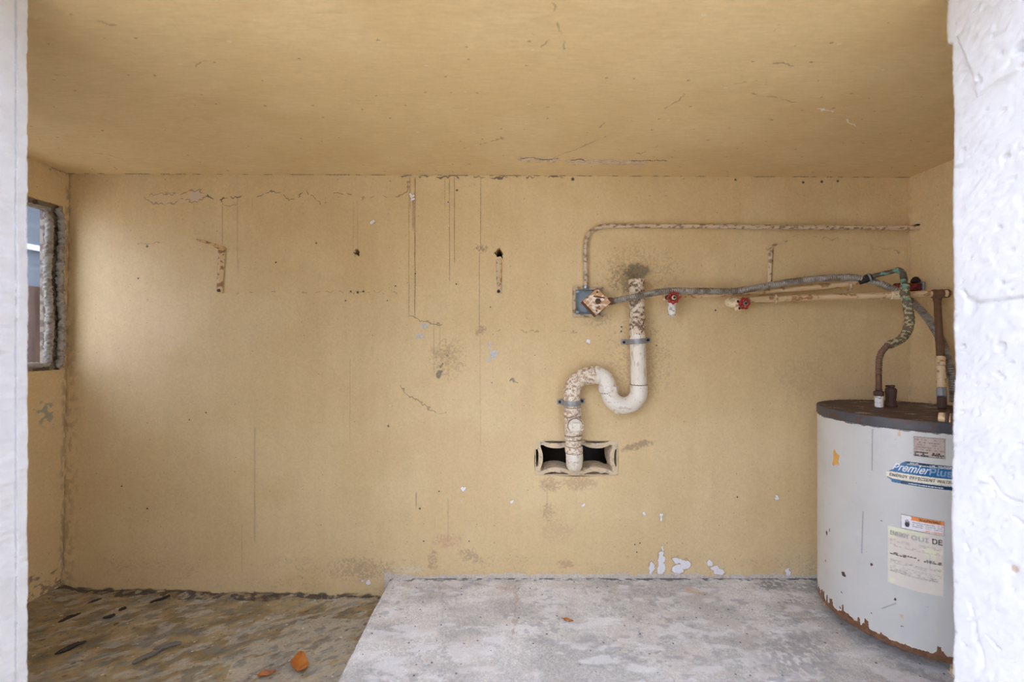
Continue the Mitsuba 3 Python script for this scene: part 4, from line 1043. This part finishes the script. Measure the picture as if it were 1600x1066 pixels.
add('corroded_tube', bent(cbody, .0140, 18, .002, lump=.0036, seed=9), 'mat_copper', wh_, smooth=True, label='thick crust of yellow green corrosion')
chose = spline([W(1394, 537, .218), W(1386, 541, .221), W(1379, 548.5, .225), W(1374.6, 558, .229), W(1373, 570, .230), W(1372.8, 586, .232)], .0010)
Lh = np.arange(len(chose)) * .001
add('ribbed_hose', tube(chose, .0102 - .0030 * (1 - np.abs(np.sin(np.pi * Lh / .0090))) ** 1.3, 16), 'mat_hose_rust', wh_, smooth=True, label='ribbed brown lower hose')
yi = D - .233
I0 = W(1372.8, 584, .233)


def up(px, py, off=.233):
    return W(px, py, off)


add('stub', ring(up(1372.8, 585), up(1373, 609), .0090), 'mat_pipe_rust', wh_, label='rusty stub')
add('union_nut', cat_(ring(up(1373, 607), up(1373, 611), .0104), ring(up(1373, 611), up(1373, 619), .0152, 6)), 'mat_rust_dark', wh_, smooth=25)
base = up(1373.5, 636)
add('tape_wrap', stick(up(1373, 618.5), [base[0], base[1], HZ1 + .028], .0120, 16, step=.004, lump=.002), 'mat_tape', wh_, smooth=35, label='dirty white tape wrap')

# valves with red wheels


def wheel(center, r, lobes, spokes, tilt=(0, 0), squash=1.0):
    th = np.arange(72) * 2 * np.pi / 72
    R_ = r * (1 - .10 + .10 * np.cos(lobes * th))
    P = np.stack([R_ * np.cos(th), th * 0, R_ * np.sin(th)], 1)
    ph = np.arange(10) * 2 * np.pi / 10
    tr = r * .20
    er = P / np.linalg.norm(P, axis=1, keepdims=True)
    V = P[:, None] + er[:, None] * (tr * np.cos(ph))[None, :, None] + np.array([0, 1, 0]) * (tr * .8 * np.sin(ph))[None, :, None]
    n, k = 72, 10
    i, j = np.meshgrid(np.arange(n), np.arange(k), indexing='ij')
    A, B, C, E2 = i * k + j, ((i + 1) % n) * k + j, ((i + 1) % n) * k + (j + 1) % k, i * k + (j + 1) % k
    f = np.vstack([np.stack([A, B, C], -1).reshape(-1, 3), np.stack([A, C, E2], -1).reshape(-1, 3)])
    m = trimesh.Trimesh(V.reshape(-1, 3), f, process=False)
    if m.volume < 0:
        m.invert()
    sp = [stick([0, .004, 0], [r * .9 * math.cos(t), 0, r * .9 * math.sin(t)], r * .15, 8) for t in np.arange(spokes) * 2 * np.pi / spokes + .3]
    hub = lathe([(0, .006), (r * .40, .006), (r * .44, .002), (r * .44, -.006), (0, -.006)], 20, (0, 0, 0), (0, -1, 0))
    m = cat_(m, hub, *sp)
    m.apply_transform(trimesh.transformations.rotation_matrix(tilt[0], [1, 0, 0]) @ trimesh.transformations.rotation_matrix(tilt[1], [0, 0, 1]))
    m.apply_translation(center)
    return m


v1 = thing('faucet_valve', 'red-wheeled faucet valve under the ribbed conduit with a white taped spout', 'valve')
c1 = W(1052, 465.4, .098)
add('body', cat_(stick(W(1051, 466, .02), W(1052, 465.6, .07), .0125, 16), stick(W(1036, 464.5, .026), W(1050, 465, .03), .014, 14)), 'mat_cream', v1, smooth=35)
add('bonnet', cat_(ring(W(1051.5, 465.6, .055), W(1052, 465.5, .078), .0155, 6), ring(W(1043, 465, .05), W(1043.2, 465, .066), .010, 14)), 'mat_rust_dark', v1, smooth=25)
add('stem', stick(W(1052, 465.5, .07), c1 - [0, .006, 0], .004, 10), 'mat_galvanized', v1)
wh1 = add('handwheel', wheel(c1, .0215, 8, 5, (0.08, 0)), 'mat_red', v1, smooth=35, label='round red handwheel')
add('hub_ring', lathe([(0.0045, .0085), (.0075, .0085), (.0085, .005), (.0085, 0), (.0045, 0)], 18, c1 - [0, .003, 0], (0, -1, 0)), 'mat_cream', wh1, smooth=30)
add('nut', lathe([(0, .013), (.0045, .012), (.0052, .008), (.0052, 0), (0, 0)], 6, c1 - [0, .003, 0], (0, -1, 0)), 'mat_black', wh1, smooth=20)
sp1 = [W(1050.5, 468, .050), W(1050.2, 476, .062), W(1050, 484, .068), W(1049.6, 494, .070)]
add('spout', tube(spline(sp1, .003), .0148, 14, lump=.0025, seed=12), 'mat_tape', v1, smooth=30, label='white taped spout')

v2 = thing('faucet_valve', 'red-wheeled faucet valve at the left end of the tan supply pipe', 'valve')
c2 = W(1163, 474.4, .098)
add('body', cat_(bent([W(1150, 469.2, PO), W(1141, 470, PO), W(1137.5, 472, PO), W(1140, 474.5, PO + .012), W(1146, 475, PO + .024), W(1160, 474.6, PO + .030)], .0130, 16, .003), stick(W(1146, 475, .06), W(1162, 474.4, .085), .013, 14)), 'mat_cream', v2, smooth=35)
add('outlet', cat_(lathe([(0.0055, .010), (.0088, .010), (.0095, .006), (.0095, -.012), (.0055, -.012)], 20, W(1151.5, 471.5, .085), (0, -1, 0))), 'mat_cream', v2, smooth=30)
add('outlet', cat_(lathe([(0.0052, .010), (.0088, .010), (.0095, .006), (.0095, -.012), (.0052, -.012)], 20, W(1153.5, 482.2, .085), (0, -1, 0))), 'mat_cream', v2, smooth=30)
for px, py in ((1151.5, 471.5), (1153.5, 482.2)):
    add('outlet_bore', lathe([(0, .004), (.0062, .004), (.0062, -.008), (0, -.008)], 14, W(px, py, .087), (0, -1, 0)), 'mat_black', v2, smooth=30)
add('stem', stick(W(1162.8, 474.4, .08), c2 - [0, .006, 0], .0045, 10), 'mat_galvanized', v2)
wh2 = add('handwheel', wheel(c2, .0205, 6, 6, (0.1, .12)), 'mat_red', v2, smooth=35, label='red handwheel with six pointed lobes')
add('hub_ring', lathe([(0.0042, .0085), (.0068, .0085), (.0078, .005), (.0078, 0), (.0042, 0)], 18, c2 - [0, .003, 0], (0, -1, 0)), 'mat_galvanized', wh2, smooth=30)
add('nut', lathe([(0, .012), (.0042, .011), (.005, .008), (.005, 0), (0, 0)], 6, c2 - [0, .003, 0], (0, -1, 0)), 'mat_black', wh2, smooth=20)

# red shut-off behind the corroded hose
rv = thing('lever_valve', 'dark red lever valve with a black knob behind the corroded hose', 'valve')
ra, rb = W(1396, 449.3, .062), W(1440, 448, .075)
rm = rbox(np.linalg.norm(rb - ra), .022, .030, .005).apply_translation((ra + rb) / 2)
add('lever', rm, 'mat_red_dark', rv, smooth=30)
add('knob', cat_(lathe([(0, .018), (.008, .015), (.014, .006), (.016, -.002), (.012, -.006), (0, -.006)], 18, W(1430.5, 439.5, .07), (0, 0, 1))), 'mat_black', rv, smooth=40)
add('tip', rbox(.008, .020, .034, .002).apply_translation(W(1440.5, 447.6, .075)), 'mat_galvanized', rv)
add('stem', stick(W(1425, 452, .06), W(1425, 463, .076), .010, 12), 'mat_rust_dark', rv)

# ------------------------------------------------------------------ water heater
wht = thing('water_heater', 'squat white water heater with a rusted lid standing on the slab', 'water heater')
NA = 128
add('jacket', lathe([(0.0, HZ0 + .004), (HR - .006, HZ0 + .004), (HR - .002, HZ0), (HR, HZ0 + .004), (HR, HZ0 + .03), (HR, HZ1 - .02), (HR, HZ1), (0, HZ1)], NA, (HX, HY, 0)), 'mat_jacket', wht, smooth=30, label='white enamelled steel jacket rusted through along its bottom edge')
LT = HZ1 + .030
lid = add('lid', lathe([(0, LT - .004), (HR - .05, LT - .004), (HR - .012, LT - .003), (HR - .004, LT)] + [(HR - .001, LT - .0005), (HR - .001, LT - .004), (0, LT - .02)], NA, (HX, HY, 0)), 'mat_lid', wht, smooth=30, label='dark rusted steel lid')
add('rim', lathe([(HR - .003, LT), (HR + .0015, LT - .001), (HR + .0028, LT - .004), (HR + .0028, HZ1 + .001), (HR + .0015, HZ1 - .001), (HR - .003, HZ1 - .001)], NA, (HX, HY, 0)), 'mat_lid_rim', lid, smooth=30, label='dark grey rim of the lid')
for k, ang_ in enumerate((math.radians(-14), math.radians(110), math.radians(235))):
    fx, fy = HX + (HR - .035) * math.sin(ang_), HY - (HR - .035) * math.cos(ang_)
    leg = rbox(.036, .014, HZ0 - SLABZ + .006, .003)
    leg.apply_transform(trimesh.transformations.rotation_matrix(ang_, [0, 0, 1]))
    leg.apply_translation((fx, fy, (HZ0 + SLABZ) / 2 + .003))
    ft = rbox(.040, .030, .005, .002)
    ft.apply_transform(trimesh.transformations.rotation_matrix(ang_, [0, 0, 1]))
    ft.apply_translation((fx, fy, SLABZ + .003))
    add('leg', cat_(leg, ft), 'mat_cream', wht, smooth=25)

# relief valve behind the inlet and the pipe end lying on the lid
rvx = up(1392, 620, .205)
add('relief_valve', cat_(lathe([(0, 0), (.0165, 0), (.018, .008), (.0145, .020), (.0158, .045), (.0172, .056), (.0158, .066), (.009, .070), (.009, .076), (0, .077)], 10, (rvx[0], rvx[1], LT - .006)), rbox(.032, .006, .008, .002).apply_translation((rvx[0] - .006, rvx[1] - .004, LT + .069))), 'mat_rust_dark', wht, smooth=25, label='dark brown relief valve')
pe0, pe1 = at(1466, 652, 1.258), at(1499, 656, 1.225)
dpn = add('pipe_end', tube([pe0, pe0 + (pe1 - pe0) * .02, pe0 + (pe1 - pe0) * .15, pe0 + (pe1 - pe0) * .3, pe1], [.008, .0135, .0148, .0145, .0145], 16), 'mat_pipe_tan', wht, smooth=30, label='tan pipe end on the lid')
ax = (pe1 - pe0) / np.linalg.norm(pe1 - pe0)
for q in (.36, .62, .86):
    a_ = pe0 + (pe1 - pe0) * q
    add('thread_band', ring(a_, a_ + ax * .008, .0185, 14), 'mat_rust_dark', dpn, smooth=25)


def cyl(a, z, off):
    return np.stack([HX + (HR + off) * np.sin(a), HY - (HR + off) * np.cos(a), z], -1)


def patch(name, px0, px1, pyt, pyb, m, parent, off=.0006, label=None, poly=None):
    """a thin printed sheet wrapped on the jacket between pixel columns; poly in unit coordinates gives a torn outline"""
    a0, zt = on_heater(px0, pyt)
    a1, _ = on_heater(px1, pyt)
    zb = on_heater(px0, pyb)[1]
    poly = poly or sbox(0, 0, 1, 1)
    sh = cat_(*[trimesh.creation.extrude_polygon(g_, 1.0, engine='earcut') for g_ in getattr(poly, 'geoms', [poly])])
    sh = sh.subdivide_to_size(0.12, max_iter=14)
    v = sh.vertices
    sh = trimesh.Trimesh(cyl(a0 + (a1 - a0) * v[:, 0], zb + (zt - zb) * v[:, 1], off * v[:, 2]), sh.faces, process=False)
    k = add(name, sh, m, parent, smooth=False, label=label)
    return k, (a0, a1, zb, zt)


def wrap(mesh, a0, z0, off, shear=0.0):
    mesh = mesh.subdivide_to_size(.006, max_iter=12)
    v = mesh.vertices
    mesh = trimesh.Trimesh(cyl(a0 + (v[:, 0] + shear * v[:, 1]) / HR, z0 + v[:, 1], off + v[:, 2] * .25), mesh.faces, process=False)
    return mesh


def text(name, s, a0, z0, h, m, parent, off=.0008, shear=0.0, bold=False, width=None):
    t = meshkit.text_mesh(s, h, .001, bold)
    w = t.bounds[1][0] - t.bounds[0][0]
    if width:
        t.vertices[:, 0] *= width / w
    return add(name, wrap(t, a0, z0, off, shear), m, parent, smooth=False)


def bars(name, rows, a0, a1, zb, zt, m, parent, off=.0009, seed=1, fill=.8, frac=.35):
    """rows of fine illegible print as word-long strips"""
    g = np.random.default_rng(seed)
    ms = []
    for r in rows:
        x = 0.04
        h = (zt - zb) * frac * .06
        while x < 0.95:
            w = .02 + .06 * g.random()
            if g.random() < fill:
                b = trimesh.creation.box((w, h / (zt - zb), 1))
                b.apply_translation((min(x + w / 2, .97 - w / 2), r, .5))
                v = b.vertices
                ms.append(trimesh.Trimesh(cyl(a0 + (a1 - a0) * v[:, 0], zb + (zt - zb) * v[:, 1], off + .0002 * v[:, 2]), b.faces, process=False))
            x += w + .015
    return add(name, cat_(*ms), m, parent, smooth=False, kind='stuff')


# rating plate
pk, (a0, a1, zb, zt) = patch('rating_plate', 1427.5, 1477, 681.5, 712.5, 'mat_plate', wht, label='small tan printed rating plate')
bars('print', (.86, .72, .60, .48, .36), a0, a1, zb, zt, 'mat_ink_faded', pk, seed=2, fill=.55, frac=1.0)
bars('print', (.22, .14, .06), a0, a1, zb, zt, 'mat_ink', pk, seed=3, fill=.6, frac=1.2)
bd = sbox(0, 0, 1, 1).difference(sbox(.02, .05, .98, .97))
patch('border', 1427.5, 1477, 681.5, 712.5, 'mat_ink_faded', pk, off=.0009, poly=bd)
# blue brand sticker
A0 = on_heater(1385, 735)[0]
A1 = on_heater(1532, 735)[0]
tag = Polygon([(.0, .42), (.03, .45), (.10, .72), (.20, .97), (.22, 1.0), (1, 1), (1, 0), (.06, 0), (.055, .10), (.02, .16), (.0, .22)])
bk, (a0, a1, zb, zt) = patch('brand_sticker', 1385, 1532, 716, 751.5, 'mat_sticker_blue', wht, poly=tag, label='blue and cream brand sticker')
H = zt - zb
patch('top_band', 1385, 1532, 716, 751.5, 'mat_sticker_navy', bk, off=.0009, poly=sbox(.22, .90, 1, 1))
patch('cream_band', 1385, 1532, 716, 751.5, 'mat_sticker_cream', bk, off=.0010, poly=Polygon([(.0, .42), (.06, .46), (1, .46), (1, .20), (.05, .18), (.0, .22)]))
patch('bottom_band', 1385, 1532, 716, 751.5, 'mat_sticker_navy', bk, off=.0009, poly=sbox(.16, .02, .82, .14))
patch('edge_line', 1385, 1532, 716, 751.5, 'mat_sticker_cream', bk, off=.0011, poly=shapely.union_all([sbox(.22, .875, 1, .90), sbox(.06, .155, 1, .175)]))
aw = (a1 - a0) * HR
text('brand_script', 'Premier', a0 + (a1 - a0) * .055, zb + H * .56, H * .30, 'mat_silver_ink', bk, off=.0012, shear=.42, bold=True, width=aw * .37)
text('brand_plus', 'Plus', a0 + (a1 - a0) * .44, zb + H * .55, H * .29, 'mat_silver_dim', bk, off=.0012, shear=.12, bold=True, width=aw * .235)
text('tag_line', 'ENERGY EFFICIENT WATER HEATER', a0 + (a1 - a0) * .03, zb + H * .26, H * .13, 'mat_ink', bk, off=.0013, shear=.15, bold=True, width=aw * .88)
bars('print', (.065,), a0 + (a1 - a0) * .2, a0 + (a1 - a0) * .62, zb, zt, 'mat_silver_ink', bk, off=.0012, seed=8, fill=.9, frac=.7)
bars('print', (.945,), a0 + (a1 - a0) * .23, a0 + (a1 - a0) * .85, zb, zt, 'mat_silver_ink', bk, off=.0012, seed=9, fill=.8, frac=.6)
# warning label
wk, (a0, a1, zb, zt) = patch('warning_label', 1407.5, 1475.5, 803, 825, 'mat_paper_white', wht, label='small white and orange warning label')
H = zt - zb
aw = (a1 - a0) * HR
patch('orange_band', 1407.5, 1475.5, 803, 825, 'mat_orange_ink', wk, off=.0009, poly=sbox(.245, .70, .985, .97))
patch('border', 1407.5, 1475.5, 803, 825, 'mat_ink_faded', wk, off=.0008, poly=sbox(0, 0, 1, 1).difference(sbox(.012, .04, .988, .96)))
text('warning_word', 'WARNING', a0 + (a1 - a0) * .42, zb + H * .755, H * .16, 'mat_ink', wk, off=.0012, bold=True)
hand = shapely.union_all([affinity.scale(Point(.15, .33).buffer(1, 12), .055, .17), sbox(.105, .35, .125, .62), sbox(.135, .35, .152, .68), sbox(.163, .35, .18, .66), sbox(.19, .32, .205, .58)])
hand = shapely.union_all([hand, Polygon([(.03, .80), (.045, .85), (.085, .62), (.075, .58)]), Polygon([(.03, .80), (.06, .66), (.075, .70)])])
patch('hand_symbol', 1407.5, 1475.5, 803, 825, 'mat_ink', wk, off=.0010, poly=hand if hand.geom_type == 'Polygon' else max(hand.geoms, key=lambda q: q.area))
bars('print', (.58, .44, .30), a0 + (a1 - a0) * .24, a1, zb, zt, 'mat_ink_grey', wk, seed=4, fill=.85, frac=1.1)
bars('print', (.13,), a0 + (a1 - a0) * .55, a1, zb, zt, 'mat_orange_ink', wk, seed=5, fill=.9, frac=1.3)
# energy label
torn = Polygon([(0, 1), (1, 1), (1, 0.0), (.7, .004), (.6, -.006), (.3, .003), (0, .0)])
ek, (a0, a1, zb, zt) = patch('energy_label', 1387.5, 1474, 821, 910, 'mat_paper_yellow', wht, off=.0004, poly=torn, label='large yellowed paper energy label')
H = zt - zb
aw = (a1 - a0) * HR
for s_, f0, m_, wd in (('ENERGY', .04, 'mat_ink_faded', .34), ('GUI', .42, 'mat_ink_grey', .31)):
    text('title', s_, a0 + (a1 - a0) * f0, zb + H * .855, H * .072, m_, ek, off=.0007, bold=True, width=aw * wd)
text('title', 'DE', a0 + (a1 - a0) * .79, zb + H * .850, H * .085, 'mat_ink', ek, off=.0007, bold=True, width=aw * .18)
bars('print', (.78, .755, .70, .675), a0, a1, zb, zt, 'mat_pink_ink', ek, off=.0006, seed=6, fill=.55, frac=.16)
bars('print', (.55, .525), a0, a1, zb, zt, 'mat_ink', ek, off=.0006, seed=7, fill=.6, frac=.3)
bars('print', (.43, .38, .33, .30, .25, .22), a0, a1, zb, zt, 'mat_ink_grey', ek, off=.0006, seed=10, fill=.7, frac=.14)
bars('print', (.41, .27, .235), a0, a1, zb, zt, 'mat_ink_faded', ek, off=.0006, seed=11, fill=.6, frac=.14)
patch('rule_box', 1387.5, 1474, 821, 910, 'mat_pink_ink', ek, off=.0006, poly=sbox(.76, .36, .985, .68).difference(sbox(.765, .364, .98, .676)))
scr = Polygon([(.35, 1), (.45, .93), (.62, .78), (1, .70), (.95, .52), (.85, .36), (1, .14), (.55, .16), (.15, .0), (.0, .1), (.25, .4), (.2, .8)])
patch('tape_scrap', 1300, 1311.5, 700, 727.5, 'mat_tape_orange', wht, poly=scr, label='torn scrap of orange tape')

# ------------------------------------------------------------------ shelf brackets


def bracket(elbow, foot, tip, w, m, label, tip_off=.16, thick=.0030):
    k = thing('shelf_bracket', label, 'bracket')
    e, f_ = W(*elbow, .004), W(*foot, .004)
    # the upright: a ribbed strip
    up_ = np.linspace(0, 1, 12)[:, None] * (e - f_) + f_
    hw = np.linspace(w * .75, w, 12)
    prof_ = []
    sec = [(-1, 0), (-.55, .55), (0, .95), (.55, .55), (1, 0), (.5, -.35), (-.5, -.35)]
    V = np.array([[p[0] + a * h, p[1] - b * .008 * h / w, p[2]] for p, h in zip(up_, hw) for a, b in sec])
    n = len(sec)
    F_ = []
    for i in range(11):
        for j in range(n):
            p, q = i * n + j, i * n + (j + 1) % n
            F_ += [(p, q, q + n), (p, q + n, p + n)]
    for j in range(1, n - 1):
        F_ += [(0, j + 1, j), (11 * n, 11 * n + j, 11 * n + j + 1)]
    u_ = trimesh.Trimesh(V, F_, process=False)
    if u_.volume < 0:
        u_.invert()
    add('upright', u_, m, k, smooth=35)
    return k, e


def arm(k, e, pts, w0, w1, m):
    """the arm: a tapering ribbed strip through the points"""
    s = spline(pts, .006)
    n_ = len(s)
    hw = np.linspace(w0, w1, n_)
    t = np.gradient(s, axis=0)
    t /= np.linalg.norm(t, axis=1, keepdims=True)
    side_ = np.cross(t, [0, 0, 1.0])
    side_ /= np.linalg.norm(side_, axis=1, keepdims=True)
    nrm = np.cross(side_, t)
    sec = [(-1, .1), (-.4, .25), (0, .5), (.4, .25), (1, .1), (.9, -.15), (.3, -.55), (-.3, -.55), (-.9, -.15)]
    V = np.array([p + sd * a * h + nn * b * h * .9 for p, sd, nn, h in zip(s, side_, nrm, hw) for a, b in sec])
    n = len(sec)
    F_ = []
    for i in range(n_ - 1):
        for j in range(n):
            p, q = i * n + j, i * n + (j + 1) % n
            F_ += [(p, q, q + n), (p, q + n, p + n)]
    for j in range(1, n - 1):
        F_ += [(0, j + 1, j), ((n_ - 1) * n, (n_ - 1) * n + j, (n_ - 1) * n + j + 1)]
    a_ = trimesh.Trimesh(V, F_, process=False)
    if a_.volume < 0:
        a_.invert()
    add('arm', a_, m, k, smooth=35)


k, e = bracket((346.5, 386), (343, 457), None, .0155, 'mat_bracket', 'rusty tan shelf bracket on the left of the back wall')
arm(k, e, [W(347, 389, .006), W(345, 388, .03), W(336, 383.5, .075), W(320, 377.5, .125), W(306.5, 375, .165)], .016, .007, 'mat_bracket')
add('screw', lathe([(0, .004), (.006, .003), (.007, 0), (0, 0)], 12, W(342, 454, .008), (0, -1, 0)), 'mat_rust_dark', k, smooth=40)
k, e = bracket((1205, 388), (1202, 462), None, .0105, 'mat_bracket_tan', 'thin tan painted shelf bracket above the pipes on the right', thick=.002)
arm(k, e, [W(1201, 389, .006), W(1203, 386, .03), W(1213, 381.5, .07), W(1224, 379, .105), W(1233, 376, .14)], .010, .007, 'mat_bracket_tan')
rs = thing('bracket_stub', 'rust streaked upright of a broken bracket below the ragged wall hole', 'bracket')
a_, b_ = W(780.5, 405, .003), W(779, 458, .003)
st = rbox(.020, .005, a_[2] - b_[2], .002)
st.apply_transform(trimesh.transformations.rotation_matrix(-.028, [0, 1, 0]))
st.apply_translation((a_ + b_) / 2)
add('strip', st, 'mat_bracket_tan', rs, smooth=30)
add('rib', stick(W(782.6, 408, .007), W(781.2, 454, .007), .0035, 8, step=.006, lump=.001), 'mat_bracket', rs, smooth=30)
add('screw', lathe([(0, .003), (.006, .003), (.006, 0), (0, 0)], 12, W(779, 455.5, .006), (0, -1, 0)), 'mat_black', rs, smooth=40)

# ------------------------------------------------------------------ leaves and litter


def on_floor(px, py, z):
    y = (CZ - z) * F / (py - Y0)
    return np.array([(px - 800) / F * y, y, z])


def leaf(center, L, Wd, rotz, curl, m, key, label, tilt=0.0, fold=.35, group=None):
    def pts(u, v):
        s, t = u * 2 - 1, v * 2 - 1
        w = Wd / 2 * np.sqrt(np.clip(1 - s * s, 0, 1)) * (1 - .35 * s)
        x = s * L / 2
        y = t * w
        z = curl * L * (s * s) + fold * np.abs(y) + .03 * L * np.sin(5 * s + 3 * t)
        return x, y, z
    g = grid(22, 13, pts)
    g2 = g.copy()
    g2.vertices = g2.vertices + [0, 0, -.0006]
    g2.invert()
    m_ = cat_(g, g2, stick([-L / 2 - L * .18, 0, curl * L * 1.3], [-L / 2, 0, curl * L], .0009, 6))
    m_.apply_transform(trimesh.transformations.rotation_matrix(tilt, [1, 0, 0]))
    m_.apply_transform(trimesh.transformations.rotation_matrix(rotz, [0, 0, 1]))
    m_.apply_translation(center)
    m_.apply_translation((0, 0, center[2] - m_.vertices[:, 2].min() - .001))
    add('leaf', m_, m, smooth=True, label=label, cat='leaf', group=group)


leaf(on_floor(466, 1040, .022), .085, .052, math.radians(110), .16, 'mat_leaf', 'l', 'curled orange dead leaf on the low floor beside the slab', tilt=.35, fold=.5)
leaf(on_floor(417, 1054, .022), .050, .024, math.radians(20), .10, 'mat_leaf_dark', 'l', 'small brown dead leaf left of the curled orange leaf')
leaf(on_floor(888, 970, SLABZ), .034, .016, math.radians(-20), .10, 'mat_leaf', 'l', 'tiny yellow leaf lying on the grey slab')
FL = [(109, 966, .062, .013, 32, 'thick black flake of debris nearest the left corner of the floor'), (110, 1013, .075, .017, 28, 'long black curled flake in the left foreground of the dirt floor'), (251, 937, .060, .014, 18, 'dark flake on the dirt floor close below the back wall'), (171, 964, .042, .010, 14, 'slim black flake between the left corner flake and the wall flake'),
      (192, 952, .022, .013, 30, 'tiny dark crumb above the slim black flake'), (230, 1027, .075, .020, 22, 'greyish dark flake low on the dirt floor'), (262, 1011, .080, .020, -4, 'broad brown-grey flake on the dirt floor right of centre'), (146, 942, .045, .010, 25, 'small dark flake at the back of the dirt floor')]
for i, (px, py, L, Wd, a, lab) in enumerate(FL):
    fl_ = trimesh.creation.icosphere(3, 1)
    fl_.vertices *= [L / 2, Wd / 2, .006]
    wobble(fl_, .006, 45, 20 + i)
    fl_.vertices[:, 2] += .25 * fl_.vertices[:, 1] * np.sign(fl_.vertices[:, 1]) * .5
    fl_.apply_transform(trimesh.transformations.rotation_matrix(math.radians(a) + .5, [0, 0, 1]))
    c_ = on_floor(px, py, .036)
    fl_.apply_translation(c_ + [0, 0, .002])
    add('debris_flake', fl_, 'mat_debris' if i not in (5, 6) else 'mat_grey_flake', smooth=True, label=lab, cat='debris', group='flakes on the dirt floor')
